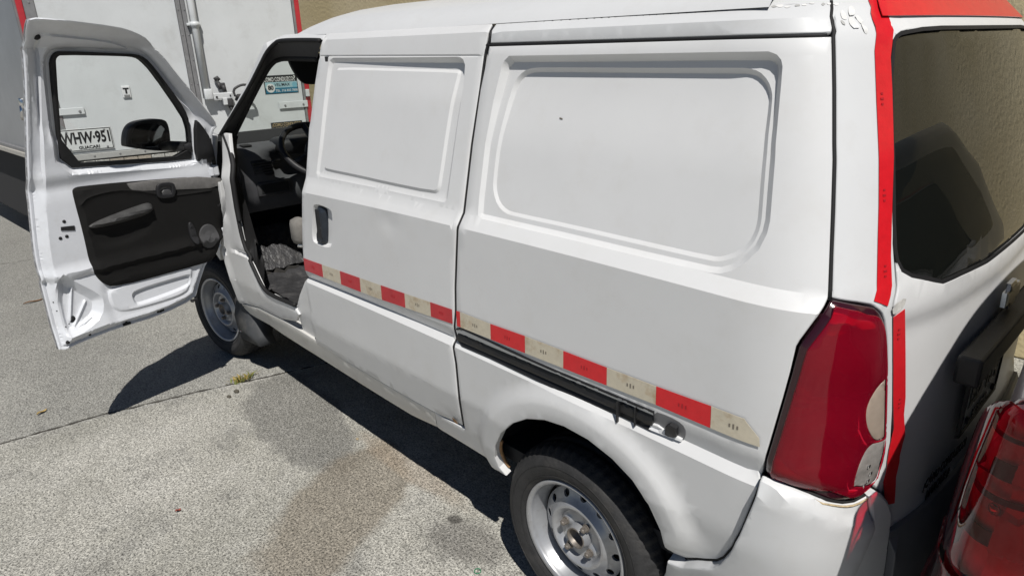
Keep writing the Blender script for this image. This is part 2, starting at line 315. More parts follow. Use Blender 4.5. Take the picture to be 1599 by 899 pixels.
# ---- outlines in surface coordinates (metres along the body, height)
D={
'quarter':[(0.3955,1.6701),(-0.0459,1.6708),(-0.455,1.6712),(-0.654,1.6704),(-0.6494,1.5761),(-0.6432,1.4788),(-0.638,1.3577),(-0.6342,1.2762),(-0.6313,1.2177),(-0.6313,1.2017),(-0.6292,1.1881),(-0.6248,1.1733),(-0.5931,1.1185),(-0.5868,1.1043),(-0.5688,0.9919),(-0.5485,0.875),(-0.5336,0.796),(-0.5342,0.7704),(-0.5206,0.715),(-0.5038,0.6461),(-0.4803,0.5753),(-0.4568,0.5262),(-0.4384,0.5032),(-0.3863,0.4688),(-0.3504,0.441),(-0.3107,0.4313),(-0.3115,0.4355),(-0.3007,0.5286),(-0.274,0.6007),(-0.2298,0.6484),(-0.1708,0.6826),(-0.0959,0.7054),(-0.0167,0.7103),(0.0551,0.6999),(0.1259,0.6732),(0.1863,0.6329),(0.2496,0.5713),(0.2975,0.4962),(0.3196,0.4382),(0.3154,0.3958),(0.2927,0.3707),(0.4021,0.3654),(0.5312,0.3697),(0.6482,0.3715),(0.6725,0.375),(0.646,0.4594),(0.5692,0.4586),(0.4791,0.4618),(0.4763,0.4826),(0.4554,0.6057),(0.4515,0.7323),(0.4585,0.8073),(0.4381,0.9099),(0.434,0.9877),(0.4194,1.1081),(0.4098,1.1842),(0.4103,1.2178),(0.4137,1.4098),(0.4096,1.557)],
'strip':[(0.3927,1.6785),(-0.0446,1.6778),(-0.4555,1.6777),(-0.6525,1.6769),(-0.6684,1.7138),(-0.6682,1.7372),(-0.5962,1.7401),(-0.5129,1.745),(-0.4649,1.7325),(-0.1403,1.7323),(-0.0272,1.7305),(0.237,1.7326),(0.4184,1.7307),(0.3938,1.7011)],
'slider':[(1.3717,1.7314),(0.8285,1.7301),(0.4314,1.729),(0.4053,1.706),(0.4123,1.648),(0.415,1.5568),(0.4209,1.4251),(0.4219,1.4092),(0.4191,1.2176),(0.4182,1.1829),(0.4284,1.1064),(0.4432,0.9855),(0.4475,0.9073),(0.4665,0.8054),(0.4616,0.7288),(0.4661,0.6014),(0.489,0.4698),(0.651,0.4624),(0.8436,0.4571),(1.052,0.459),(1.2725,0.4602),(1.4891,0.4658),(1.4764,0.5206),(1.4426,0.6541),(1.4372,0.7779),(1.426,0.8222),(1.4305,0.8763),(1.4171,0.9594),(1.4031,1.0228),(1.3707,1.1461),(1.3692,1.1611),(1.3735,1.2095),(1.3776,1.3932),(1.3711,1.4171),(1.3576,1.5521),(1.339,1.6497),(1.3385,1.6698),(1.3302,1.7075)],
'sl_rec':[(1.2337,1.6457),(0.8312,1.6442),(0.5163,1.6438),(0.4977,1.6367),(0.4861,1.6212),(0.4821,1.5727),(0.4879,1.449),(0.4904,1.3348),(0.493,1.2254),(0.681,1.2237),(0.9045,1.2225),(1.2915,1.2153),(1.2825,1.3415),(1.2759,1.4907),(1.2653,1.6117),(1.2576,1.6359)],
'sl_in':[(1.201,1.6152),(0.8253,1.6132),(0.5302,1.6115),(0.5202,1.6054),(0.5207,1.5931),(0.5304,1.4463),(0.5352,1.2836),(0.5403,1.2623),(0.5635,1.2517),(0.8315,1.2503),(0.9922,1.2517),(1.2131,1.2497),(1.2383,1.2551),(1.2431,1.2686),(1.2382,1.4247),(1.2314,1.5369),(1.2222,1.6053)],
'q_out':[(0.3344,1.6196),(0.327,1.6327),(0.3115,1.6447),(-0.0507,1.6454),(-0.4533,1.6466),(-0.534,1.6464),(-0.5493,1.641),(-0.5573,1.6304),(-0.559,1.6186),(-0.555,1.5882),(-0.5384,1.4761),(-0.5253,1.3321),(-0.5191,1.3073),(-0.5027,1.2747),(-0.4729,1.244),(-0.4447,1.2242),(-0.4189,1.2137),(-0.3929,1.2106),(-0.2149,1.2113),(0.0462,1.2136),(0.3521,1.2136),(0.3568,1.2659),(0.3605,1.414),(0.3501,1.525)],
'q_in':[(0.2995,1.5759),(0.2833,1.6004),(0.2507,1.6173),(0.1992,1.6198),(-0.1771,1.6193),(-0.4516,1.6201),(-0.4807,1.6201),(-0.5069,1.6146),(-0.525,1.5968),(-0.5319,1.5762),(-0.5316,1.5585),(-0.5182,1.4749),(-0.5072,1.354),(-0.5051,1.3295),(-0.4984,1.3044),(-0.4831,1.2776),(-0.4553,1.2544),(-0.4189,1.2378),(-0.3927,1.2334),(-0.2122,1.2355),(0.0084,1.2384),(0.2159,1.2382),(0.2539,1.2402),(0.2893,1.2576),(0.3117,1.2893),(0.3192,1.3196),(0.3215,1.417),(0.3103,1.5182)],
'dpillar':[(-0.6789,1.737),(-0.6784,1.7076),(-0.6607,1.6731),(-0.6558,1.576),(-0.6494,1.4788),(-0.6447,1.3577),(-0.6402,1.2762),(-0.6376,1.2029),(-0.6544,1.1992),(-0.6959,1.1918),(-0.7297,1.1846),(-0.7413,1.1804),(-0.7546,1.1731),(-0.7663,1.1619),(-0.7754,1.1458),(-0.7842,1.1174),(-0.7904,1.089),(-0.8077,0.9722),(-0.8212,0.8793),(-0.8216,0.8388),(-0.8058,0.7986),(-0.7985,0.7735),(-0.7995,0.7671),(-0.8138,0.7507),(-0.8311,0.7376),(-0.8405,0.7775),(-0.8387,0.8586),(-0.8304,0.9367),(-0.8106,1.0572),(-0.7948,1.1686),(-0.7846,1.2882),(-0.7955,1.4844),(-0.8022,1.606),(-0.812,1.6878),(-0.8417,1.7355)],
'lamp':[(-0.635,1.1993),(-0.6555,1.1966),(-0.6974,1.1885),(-0.7295,1.1813),(-0.7429,1.177),(-0.7551,1.1678),(-0.7654,1.1542),(-0.7751,1.1325),(-0.7837,1.0904),(-0.8006,0.974),(-0.8136,0.8815),(-0.8143,0.8414),(-0.7996,0.8007),(-0.7916,0.7752),(-0.7693,0.7575),(-0.7368,0.752),(-0.7065,0.7556),(-0.668,0.7691),(-0.6261,0.7801),(-0.572,0.7916),(-0.537,0.7966),(-0.5522,0.8761),(-0.5717,0.9926),(-0.5903,1.1035),(-0.5966,1.1177),(-0.6283,1.1722),(-0.6325,1.1872)],
'rev_up':[(-0.7857,1.0278),(-0.7683,1.0261),(-0.7568,1.0188),(-0.7463,1.007),(-0.7339,0.9869),(-0.7293,0.9664),(-0.7335,0.941),(-0.7455,0.9163),(-0.7629,0.8956),(-0.7857,0.8954),(-0.802,0.9029),(-0.8018,0.9445)],
'rev_lo':[(-0.7605,0.8873),(-0.7928,0.8874),(-0.8058,0.8686),(-0.8139,0.8447),(-0.8032,0.8137),(-0.7808,0.7884),(-0.7629,0.7853),(-0.7444,0.7851),(-0.7161,0.7901),(-0.7179,0.812),(-0.7281,0.841),(-0.7382,0.869),(-0.7469,0.8819)],
'bumper_side':[(-0.5366,0.7924),(-0.5731,0.7891),(-0.6272,0.7775),(-0.6687,0.7656),(-0.7068,0.7515),(-0.7373,0.7477),(-0.7697,0.7533),(-0.7792,0.7187),(-0.7911,0.6729),(-0.7793,0.6348),(-0.7607,0.589),(-0.738,0.5353),(-0.6731,0.554),(-0.4886,0.4864),(-0.3314,0.3515),(-0.2883,0.3109),(-0.3118,0.4269),(-0.3489,0.432),(-0.385,0.4601),(-0.4385,0.4956),(-0.4598,0.5219),(-0.484,0.5725),(-0.5082,0.6448),(-0.5248,0.7135),(-0.5376,0.7685)],
'bumper_cr':[(-0.5354,0.7726),(-0.6393,0.7404),(-0.71,0.6978),(-0.7914,0.671)],
'bump_rear':[(-0.7724,0.7548),(-0.7917,0.7616),(-0.81,0.7487),(-0.8364,0.7193),(-0.8578,0.6792),(-0.8621,0.6339),(-0.8623,0.5763),(-0.8595,0.482),(-0.7419,0.5339),(-0.7627,0.5881),(-0.7836,0.6332),(-0.7954,0.6712),(-0.7824,0.7176)],
'cap':[(-0.5122,0.5621)],
'tapeA1':[(-0.7739,1.7358),(-0.7786,1.7217),(-0.7711,1.7002),(-0.7543,1.6422),(-0.7499,1.5498),(-0.7466,1.4572),(-0.7438,1.3637),(-0.7398,1.3004),(-0.7342,1.1889),(-0.7538,1.1826),(-0.7773,1.1743),(-0.7746,1.2655),(-0.7811,1.3602),(-0.7916,1.4847),(-0.798,1.5711),(-0.8003,1.6295),(-0.8269,1.7108),(-0.83,1.7355)],
'tape2':[(-0.7954,1.1486),(-0.8287,1.1595),(-0.8467,1.0486),(-0.866,0.9562),(-0.8686,0.9164),(-0.8851,0.862),(-0.8712,0.8136),(-0.8719,0.7625),(-0.8836,0.6889),(-0.8482,0.6982),(-0.8286,0.7653),(-0.8282,0.812),(-0.8388,0.8922),(-0.8224,0.9684),(-0.8066,1.0581)],
'glass':[(-0.8152,1.6595),(-0.8249,1.6687),(-0.8401,1.6744),(-0.8743,1.678),(-0.9286,1.6816),(-1.0242,1.6833),(-1.1689,1.683),(-1.2636,1.6794),(-1.3949,1.6733),(-1.5216,1.666),(-1.6934,1.6547),(-1.8494,1.6401),(-1.6207,1.1454),(-1.3383,1.1658),(-1.2355,1.1716),(-1.0572,1.1822),(-0.9657,1.1845),(-0.9,1.2009),(-0.8379,1.2178),(-0.8079,1.2327),(-0.7932,1.2535),(-0.7881,1.2758),(-0.7858,1.3276),(-0.7878,1.4849),(-0.7988,1.5945)],
'garnish':[(-1.0666,0.9967),(-1.0728,1.0102),(-1.1169,1.0091),(-1.3716,0.9875),(-1.8102,0.9216),(-1.9572,0.7998),(-1.7145,0.8404),(-1.5511,0.866),(-1.369,0.8912),(-1.1682,0.9085),(-1.083,0.9441)],
'emb':[(-1.4428,1.0423)],
'pl':[(-1.1868,0.9054),(-1.552,0.8647),(-1.7144,0.6901),(-1.2757,0.7643)],
'stk':[(-0.9985,0.7539),(-1.2483,0.7128),(-1.2795,0.5941),(-1.004,0.6515)],
'tape3':[(-0.8617,0.5805),(-1.0577,0.5885),(-1.2196,0.5632),(-1.258,0.5069),(-1.061,0.5448),(-0.8634,0.5316)],
'pocket':[(-0.8785,1.2261),(-1.2371,1.1674)],
'rail':[(0.4388,0.8566),(0.4121,0.8654),(0.1934,0.8589),(0.0241,0.8547),(-0.1444,0.8553),(-0.2775,0.8538),(-0.2695,0.8116),(-0.2627,0.7906),(-0.1837,0.7941),(0.0439,0.7927),(0.2967,0.7979),(0.4228,0.7972),(0.4522,0.8054)],
'recess':[(-0.274,0.8533),(-0.3169,0.8571),(-0.3521,0.8516),(-0.358,0.8374),(-0.3552,0.8205),(-0.3456,0.7975),(-0.3098,0.7976),(-0.2664,0.7982)],
'silver':[(-0.2629,0.8144),(-0.2847,0.817),(-0.3093,0.8093),(-0.3461,0.8061),(-0.3433,0.7943),(-0.3037,0.7932),(-0.2608,0.7926)],
'bolt':[(-0.3099,0.8313),(-0.3241,0.844),(-0.3403,0.8402),(-0.3355,0.8125),(-0.3205,0.7996),(-0.3032,0.8042)],
'handle_rec':[(1.2906,1.1111),(1.2612,1.1279),(1.1594,1.1247),(1.1393,1.1086),(1.1674,0.9885),(1.1896,0.964),(1.3014,0.9602),(1.3318,0.9753)],
'handle':[(1.262,1.1142),(1.2323,1.1235),(1.1994,1.1175),(1.1769,1.11),(1.2031,0.9917),(1.2272,0.9617),(1.2861,0.9593),(1.2981,0.9738)],
'tape_t':[(1.4245,0.8776),(0.8721,0.8981),(0.4516,0.9147),(0.4162,0.917),(0.2795,0.9169),(0.1388,0.9207),(-0.0008,0.9208),(-0.1414,0.9209),(-0.2825,0.9214),(-0.422,0.9239),(-0.5236,0.9222)],
'tape_b':[(1.4211,0.8261),(0.8806,0.8444),(0.4551,0.8669),(0.4304,0.8665),(0.0236,0.8711),(-0.2821,0.8741),(-0.5458,0.8684)],
'seg_front':[(1.2684,0.8806),(1.1292,0.8854),(0.9872,0.8904),(0.8483,0.8955),(0.7057,0.9004),(0.5646,0.9096)],
'fp':[(2.2722,1.3149),(2.1818,1.3183),(2.1363,1.2003),(2.1082,0.9956),(2.0996,0.9193),(2.091,0.842),(2.0698,0.7653),(2.0099,0.7118),(1.9398,0.6069),(1.8379,0.5972),(1.6099,0.608),(1.5816,0.5783),(1.6459,0.5255),(1.8218,0.4849),(1.6895,0.4845),(1.4682,0.4796),(0.6453,0.4642),(0.6725,0.375),(0.8462,0.3507),(1.1985,0.3544),(1.5673,0.3595),(1.9252,0.3578),(2.0799,0.3661),(2.2687,0.3506),(2.4517,0.3418),(2.3826,0.3977),(2.3703,0.4425),(2.3541,0.5278),(2.3467,0.5857),(2.3647,0.7162),(2.2669,0.8911),(2.2093,1.0432),(2.2508,1.189)],
'bpost':[(1.475,0.7599),(1.4413,0.7778),(1.4185,0.7736),(1.4299,0.6576),(1.4602,0.5249),(1.4845,0.464),(1.3581,0.4519),(1.6465,0.4572),(1.623,0.5393),(1.6068,0.5773),(1.6019,0.6194),(1.5561,0.6774)],
'apert':[(2.2719,1.312),(2.1074,1.4253),(1.9589,1.5292),(1.8498,1.6249),(1.7842,1.6829),(1.7292,1.7068),(1.6926,1.7168),(1.5269,1.7147),(1.3408,1.711),(1.3338,1.6474),(1.3743,1.4052),(1.3685,1.2101),(1.3631,1.1572),(1.3974,1.0237),(1.4248,0.8767),(1.437,0.7785),(1.4867,0.7454),(1.5561,0.6774),(1.6019,0.6194),(1.8361,0.601),(1.9398,0.6069),(2.0099,0.7118),(2.0557,0.7725),(2.091,0.842),(2.0996,0.9193),(2.1082,0.9956),(2.1032,1.1465),(2.1729,1.2376)],
'arch':[(0.2927,0.3707),(0.1259,0.6732),(-0.0959,0.7054),(-0.3115,0.4355)],
'inner':[(2.3656,1.1835),(2.3477,1.2624),(2.3264,1.3038),(2.2289,1.3881),(2.1314,1.4797),(2.0326,1.5638),(1.9701,1.6164),(1.9139,1.646),(1.8457,1.6638),(1.7289,1.6643),(1.6127,1.6622),(1.5034,1.6602)],
'chip':[(0.1109,1.4976)],
'clip':[(-0.1741,0.8006),(-0.1814,0.7628),(-0.2238,0.8361),(-0.2271,0.7794)],
}
DOOR={
'out':[(0.7419,1.81),(0.6578,1.8036),(0.4388,1.7805),(0.3594,1.7615),(0.2869,1.7324),(0.2141,1.6741),(0.1598,1.5976),(0.0865,1.5047),(0.0251,1.4233),(-0.036,1.3438),(-0.0048,1.3213),(-0.0038,1.2441),(-0.0153,1.1654),(-0.006,1.0409),(-0.0049,0.9212),(0.0121,0.8337),(0.0275,0.7773),(0.0692,0.7273),(0.1228,0.681),(0.1606,0.6211),(0.1908,0.5734),(0.2226,0.5274),(0.4119,0.5012),(0.5997,0.506),(0.7578,0.4966),(0.8488,0.484),(0.8459,0.5344),(0.8355,0.7999),(0.8314,0.9061),(0.8111,1.0513),(0.7973,1.1389),(0.7853,1.2697),(0.7436,1.5629),(0.7277,1.7215),(0.7459,1.7837)],
'win':[(0.6445,1.6469),(0.635,1.6745),(0.6216,1.6904),(0.6027,1.6969),(0.4016,1.6832),(0.3156,1.6778),(0.2812,1.662),(0.2486,1.624),(0.1808,1.5264),(0.1243,1.4393),(0.1043,1.375),(0.1059,1.2158),(0.1035,1.1977),(0.5067,1.2329),(0.6629,1.2451),(0.6558,1.4087)],
'gl':[(0.6273,1.6579),(0.6216,1.6741),(0.6045,1.6841),(0.3592,1.6724),(0.3125,1.6663),(0.2909,1.6515),(0.2503,1.6057),(0.1296,1.4095),(0.1093,1.349),(0.1122,1.2198),(0.3986,1.2378),(0.658,1.2631)],
'tri':[(0.0908,1.3895),(0.0626,1.363),(0.0152,1.285),(-0.0024,1.1737),(0.0609,1.1705),(0.0972,1.1986)],
'mir':[(0.3285,1.3007),(0.3188,1.3607),(0.2929,1.3943),(0.2461,1.4048),(0.159,1.4037),(0.1289,1.3775),(0.1284,1.2586),(0.1706,1.2564),(0.2578,1.2758),(0.3177,1.2953)],
'mirg':[(0.3121,1.3146),(0.2903,1.38),(0.2471,1.3939),(0.1444,1.3762),(0.1448,1.2698),(0.1867,1.2664),(0.2799,1.2904)],
'trim':[(0.6446,1.1625),(0.5873,1.1609),(0.4373,1.1512),(-0.003,1.1102),(0.0043,0.938),(0.0292,0.8149),(0.0667,0.7381),(0.1134,0.6966),(0.1905,0.6962),(0.5765,0.6974),(0.6254,0.7338),(0.6528,0.8082),(0.6479,0.9699),(0.652,1.13)],
'strip':[(0.4335,1.1485),(-0.003,1.1102),(-0.0037,1.0471),(0.2556,1.083),(0.4174,1.1064),(0.432,1.1293)],
'hnd':[(0.3158,1.1251),(0.2272,1.1174),(0.2384,1.0462),(0.3243,1.055)],
'arm':[(0.6257,1.0052),(0.3813,1.0481),(0.3491,1.0409),(0.348,0.9978),(0.4942,0.9813),(0.6276,0.9803)],
'crk':[(0.2047,0.9175),(0.1788,0.9149),(0.1633,0.8129),(0.1853,0.802),(0.2045,0.8315)],
'disc':[(0.111,0.8276),(0.1577,0.8381),(0.0956,0.8875)],
'slot':[(0.5189,0.6446),(0.4937,0.6649),(0.2467,0.6674),(0.2255,0.6597),(0.2266,0.6269),(0.2462,0.5995),(0.494,0.5836),(0.5127,0.5988)],
'slot2':[(0.5564,0.6656),(0.5801,0.6268),(0.5744,0.576),(0.5259,0.548),(0.2281,0.5519)],
'pocket':[(0.7355,0.7762),(0.7045,0.7525),(0.6135,0.665),(0.611,0.6368),(0.6373,0.5756),(0.665,0.5801),(0.7053,0.6672)],
'latch':[(0.726,1.0132),(0.6722,1.008),(0.675,0.9847),(0.7293,0.9959)],
'd1':[(0.7073,1.0311),(0.7112,0.9679),(0.7363,0.9655)],
'ribs':[(0.7382,0.7306),(0.7762,0.6017),(0.7005,0.6656),(0.7655,0.5777),(0.6689,0.601),(0.7526,0.5617)],
'hole':[(0.8138,0.5227)],
'buf':[(0.6936,1.7473)],
'beltlo':[(0.6629,1.2451),(-0.012,1.1659)],
'inner':[(0.6536,1.7094),(0.6559,1.6519),(0.708,1.1513),(0.7331,0.9367),(0.7278,0.7926),(0.7457,0.5912),(0.7348,0.5439),(0.5892,0.5387),(0.2641,0.5434),(0.172,0.6311),(0.1217,0.7008),(0.0481,0.7488)],
}
# ================================================================== WHITE VAN
van=thing('white_van','white cargo van with its driver door open and red and white tape along its side','van',(1.2,0,0))
VL=np.array([1.2,0,0])
def vm(a,z,h): return P(a,z)+np.asarray(h)[...,None]*N(a,z)
def B(k): return np.array(D[k],float)
def crease(ks,a0,a1,d=.0025):
    L=[]; a=np.linspace(a0,a1,int(abs(a1-a0)/.03)+2)
    for k in ks:
        z,k1,q1,_=NODES[k]
        for s in (0,): L.append(np.stack([a,z+k1*a+q1*a*a+s],1))
    return L
ALLC=range(2,13)
def rec(poly,depth,w,soft=False):
    """stamped recess (depth>0) or raised field (depth<0)"""
    f=(lambda s: sst(s,0,w)) if soft else (lambda s: np.clip(s/w,0,1))
    L=[]
    for d in ((0,w*.5,w) if soft else (0,w)):
        q=inset(poly,d) if d>=0 else inset(poly,d); L.append(np.vstack([q,q[:1]]))
    return (lambda q: -depth*f(sdf(poly,q))),L
# ---- rear quarter panel
qo=ccw(dens(B('q_out'),.012)); qi=ccw(dens(chaikin(B('q_in'),1),.012))
f1,l1=rec(qo,.0115,.0125); f2,l2=rec(qi,.0058,.0095)
arch=np.array(D['quarter'][27:41]); ac=chaikin(arch,2,False)
def flare(q):
    d=dist(ac,q,False); d=np.where((q[:,1]<.82),d,9); return .022*(1-sst(d,.045,.105))*(1-.0*d)
fl_lines=[]
for dd in (.03,.045,.055,.07,.085,.105):
    c=np.array([-.0,.37]); e=ac-c; L=ac+e/np.linalg.norm(e,axis=1,keepdims=True)*dd; fl_lines.append(L)
f1=lambda q:-(.0095+.0105*sst(q[:,1],1.40,1.62))*np.clip(sdf(qo,q)/.0125,0,1); f2=lambda q:-(.0052+.005*sst(q[:,1],1.40,1.60))*np.clip(sdf(qi,q)/.0095,0,1)
Q=panel('rear_quarter_panel',D['quarter'],vm,WHITE,van,lines=l1+l2+crease(ALLC,-.62,.60)+fl_lines,hfun=lambda q: f1(q)+f2(q)+flare(q),step=.03,flange=.022)
stp=D['strip'][:4]+[(-.705,1.735),(-.69,1.79),(-.60,1.79),(-.545,1.766),(-.515,1.742)]+D['strip'][8:]
panel('roof_side_strip',stp,vm,WHITE2,van,lines=crease((2,3,4),-.7,.35),step=.04,flange=.015)
# black tubes stand in for the shade deep in the joints between the panels
def joint(pts,r,h=-.0035,name='panel_joint'):
    p=dens(np.array(pts),.02,False); V_=vm(p[:,0],p[:,1],np.full(len(p),h)); mb=MB(); mb.tube(list(V_),r,6); return mb.build(name,RUB,van,True)
qz=D['quarter']; sz=D['slider']
def midl(A_,B_,zs):
    A_=np.array(A_);B_=np.array(B_); A_=A_[A_[:,1].argsort()];B_=B_[B_[:,1].argsort()]
    return [(.5*(np.interp(z,A_[:,1],A_[:,0])+np.interp(z,B_[:,1],B_[:,0])),z) for z in zs]
joint(midl(qz[46:],sz[2:17],np.linspace(.475,1.66,60))+midl(D['strip'][12:14],sz[2:5],np.linspace(1.685,1.722,5)),.0042)
joint(midl(qz[3:10],D['dpillar'][1:8],np.linspace(1.20,1.67,30))+midl(D['strip'][3:6],D['dpillar'][0:3],np.linspace(1.69,1.737,4)),.0050)
zq=qz[:4]; joint([(a,.5*(np.interp(-a,[-p[0] for p in zq],[p[1] for p in zq])+1.6775)) for a in np.linspace(.425,-.645,40)],.0042)
joint([(p[0]+.003,p[1]) for p in D['bumper_side'][17:]]+[(D['bumper_side'][0][0]+.002,D['bumper_side'][0][1]+.004)],.0032)
joint([(p[0],p[1]+.0025) for p in D['bumper_side'][:7]],.0035,.004)
# filler behind the panel joints
def backing(name,a0,a1,z0,z1,inn,m):
    a=np.arange(a0,a1,-.04 if a1<a0 else .04); z=np.arange(z0,z1,.05); A,Z=np.meshgrid(a,z,indexing='ij'); V=vm(A.ravel(),Z.ravel(),np.full(A.size,-inn)); n=len(z)
    F=[(i*n+j,i*n+j+1,(i+1)*n+j+1,(i+1)*n+j) for i in range(len(a)-1) for j in range(n-1)]
    return obj(name,V,F,m,van)
backing('inner_side_shell',1.36,-1.0,.76,1.72,.050,INT)
backing('inner_lower_shell',1.44,.36,.35,.80,.026,INT)
# ---- sliding door
sr_=B('sl_rec'); sr_[:,1]=np.where(sr_[:,1]<1.24,sr_[:,1]+.009,sr_[:,1]); sr=ccw(dens(sr_,.012)); si=ccw(dens(chaikin(B('sl_in'),1),.012)); hr=ccw(chaikin(B('handle_rec'),2))
def srec(q):                                             # recess is deep at the top and rear, dies out towards the belt
    s=np.clip(sdf(sr,q)/.013,0,1); return -s*(.0055+.0035*np.clip((q[:,1]-1.2)/.3,0,1)+.011*sst(q[:,1],1.50,1.63)*np.clip((1.28-q[:,0])/.7,0,1))
_,l3=rec(sr,.013,.013); f4,l4=rec(si,-.006,.009); f5,l5=rec(hr,.016,.012)
seam=np.array([(a,NODES[4][0]+NODES[4][1]*a) for a in np.linspace(1.378,.435,40)])
def slider_h(q):
    dent=-.004*np.exp(-(((q[:,0]-.765)/.05)**2+((q[:,1]-1.135)/.03)**2))+.0025*np.exp(-(((q[:,0]-.82)/.05)**2+((q[:,1]-1.18)/.02)**2))
    g=-.004*np.exp(-(dist(seam,q,False)/.0028)**2)
    fold=-.006*sst(q[:,1],.53,.47)*sst(q[:,0],.64,.50)
    return srec(q)+f4(q)+f5(q)+dent+g+fold
sd=panel('sliding_door',D['slider'],vm,WHITE,van,lines=l3+l4+l5+crease(ALLC,.30,1.62)+[seam+[0,d] for d in (-.004,-.002,0,.002,.004)],hfun=slider_h,step=.025,flange=.03,base=.002)
ribbon('handle_backing',inset(hr,.006),vm,WHITE2,sd,base=-.0158)
hb=MB(); h4=B('handle'); h4=(h4-h4.mean(0))*np.array([.80,.97])+h4.mean(0)+np.array([.012,0]); 
def V3(a,z,h): return vm(np.array([a]),np.array([z]),np.array([h]))[0]
panel('door_handle',chaikin(h4,1),vm,mat('slate_handle_plastic',(.022,.028,.038),.45,noise=(40,.2)),sd,hfun=lambda q: .012*sst(dist(chaikin(h4,1),q),0,.012),step=.012,edge=0,flange=.02,base=-.006)
c=h4.mean(0); panel('handle_lever',[(c[0]-.012,c[1]-.05),(c[0]+.022,c[1]-.05),(c[0]+.022,c[1]+.06),(c[0]-.012,c[1]+.06)],vm,BLACK,sd,step=.02,edge=.002,flange=.006,base=.0070)
# ---- sill, B post foot, A post / front body side
FP=B('fp')
sill=[(2.383,.408),(2.1,.461),(1.8218,.4805),(1.6895,.4802),(1.4682,.4752),(1.2725,.4567),(1.052,.4554),(.8436,.4535),(.6513,.4585),(.6475,.457),(.6735,.3755)]+D['fp'][18:25]+[(2.40,.375)]
panel('side_sill',sill,vm,SILLW,van,lines=crease((11,12),.68,2.3),step=.03,flange=.06,hfun=lambda q:.004*np.exp(-((q[:,1]-.405)/.012)**2))
post=[tuple(p) for p in D['fp'][:13]]+[(1.8218,.4848),(2.1,.4655),(2.375,.416)]+[tuple(p) for p in D['fp'][26:]]
panel('front_body_side',post,vm,WHITE,van,lines=crease((9,10,11),1.5,2.4),step=.025,flange=.012,edge=.004,base=.0,
  hfun=lambda q: .012*(1-sst(dist(np.array(D['fp'])[26:31],q,False),.01,.06))-.003*(1-sst(dist(np.array(D['fp'])[2:12],q,False),.0,.05)))
panel('door_post_foot',D['bpost'],vm,WHITE,van,step=.02,flange=.06,base=-.012,edge=.006)
# cut through to the cabin: sill step tread
st=MB(); st.box((1.82,.645,.495),(.62,.17,.02),.004); st.build('step_tread',WHITE2,van)
# ---- D pillar, lamp, bumper, tailgate
panel('rear_pillar',D['dpillar'],vm,WHITE2,van,step=.025,flange=.02,hfun=lambda q:.0*q[:,0])
TG_L=np.array([(p[0]-.003,p[1]) for p in D['dpillar'][-11:]])[::-1]; TG_L=np.vstack([TG_L,[(-.848,.69),(-.860,.62),(-.864,.55)]])
mir=lambda p:np.stack([2*A_MID-p[:,0],p[:,1]],1)[::-1]
tg_poly=np.vstack([TG_L,mir(TG_L)])
GLL=np.array(D['glass'])[[24,0,1,2,3,4,5,6]]; GLB=np.array(D['glass'])[14:24]
gl_half=np.vstack([GLB,GLL]); gl_poly=np.vstack([gl_half,mir(gl_half)])
pock=np.array([(-1.06,1.0),(-1.02,.98),(-1.0,.90),(-1.02,.74),(-1.06,.70)]); pock=np.vstack([pock[::-1],mir(pock[::-1])]) 
pock=ccw(dens(pock,.02)); f6,l6=rec(pock,.022,.03,True)
shoulder=lambda q: -.010*(1-sst(q[:,1]-.03*np.abs(q[:,0]-A_MID),1.085,1.135))*sst(q[:,1],.62,.66)
tg=panel('tailgate',tg_poly,vm,WHITE,van,holes=[gl_poly],lines=[np.stack([np.linspace(-.80,-2.0,50),np.full(50,z)],1) for z in (1.07,1.085,1.10,1.115,1.13,1.145)],hfun=shoulder,step=.035,flange=.02,base=.002)
TINT=bpy.data.materials.new('dark_tinted_glass'); TINT.use_nodes=True; b_=TINT.node_tree.nodes['Principled BSDF']; b_.inputs['Base Color'].default_value=(.008,.009,.008,1); b_.inputs['Roughness'].default_value=.015; b_.inputs['IOR'].default_value=1.75
gi=ccw(gl_poly)
rw=panel('rear_window',inset(gi,.004),vm,TINT,tg,step=.05,edge=.002,flange=.006,base=-.004)
fr_=ccw(dens(inset(gi,.002),.02)); 
panel('window_seal',inset(gi,-.003),vm,RUB,tg,holes=[inset(gi,.006)],step=.3,edge=0,flange=.004,base=.0015)
def ab(px): return None
# handle garnish above the number plate
GX=-.792
gm=MB(); gm.frame((-.790,.02,.967),(0,1,0),(1,0,0),(0,0,1),.66,.05,.068,.007); gm.build('plate_light_bar',BLACK,tg)
# bow-tie emblem
em=MB(); EO=P(-1.4465,1.045)+np.array([-.012,.0,0])
def prism(mb,poly,o,ex,ey,en,t):
    o,ex,ey,en=[np.array(v,float) for v in (o,ex,ey,en)]; n=len(poly)
    V=[o+ex*p[0]+ey*p[1] for p in poly]+[o+ex*p[0]+ey*p[1]+en*t for p in poly]
    return mb.add(V,[tuple(range(n-1,-1,-1)),tuple(range(n,2*n))]+[(i,(i+1)%n,n+(i+1)%n,n+i) for i in range(n)])
bt=[(-.072,-.018),(-.030,-.018),(-.026,-.034),(.034,-.034),(.030,-.018),(.078,-.018),(.072,.018),(.030,.018),(.026,.034),(-.034,.034),(-.030,.018),(-.066,.018)]
prism(em,bt,EO+np.array([.004,0,0]),(0,-1,0),(.06,0,1),(-1,0,0),.010); em.build('bow_tie_emblem',mat('chrome_emblem_rim',(.55,.56,.58),.2,.9,noise=(30,.1)),tg)
em=MB(); prism(em,[(x*.86,y*.8) for x,y in bt],EO+np.array([-.006,0,0]),(0,-1,0),(.06,0,1),(-1,0,0),.003); em.build('emblem_face',mat('pale_gold_emblem',(.42,.36,.24),.35,.5,noise=(40,.1)),tg)
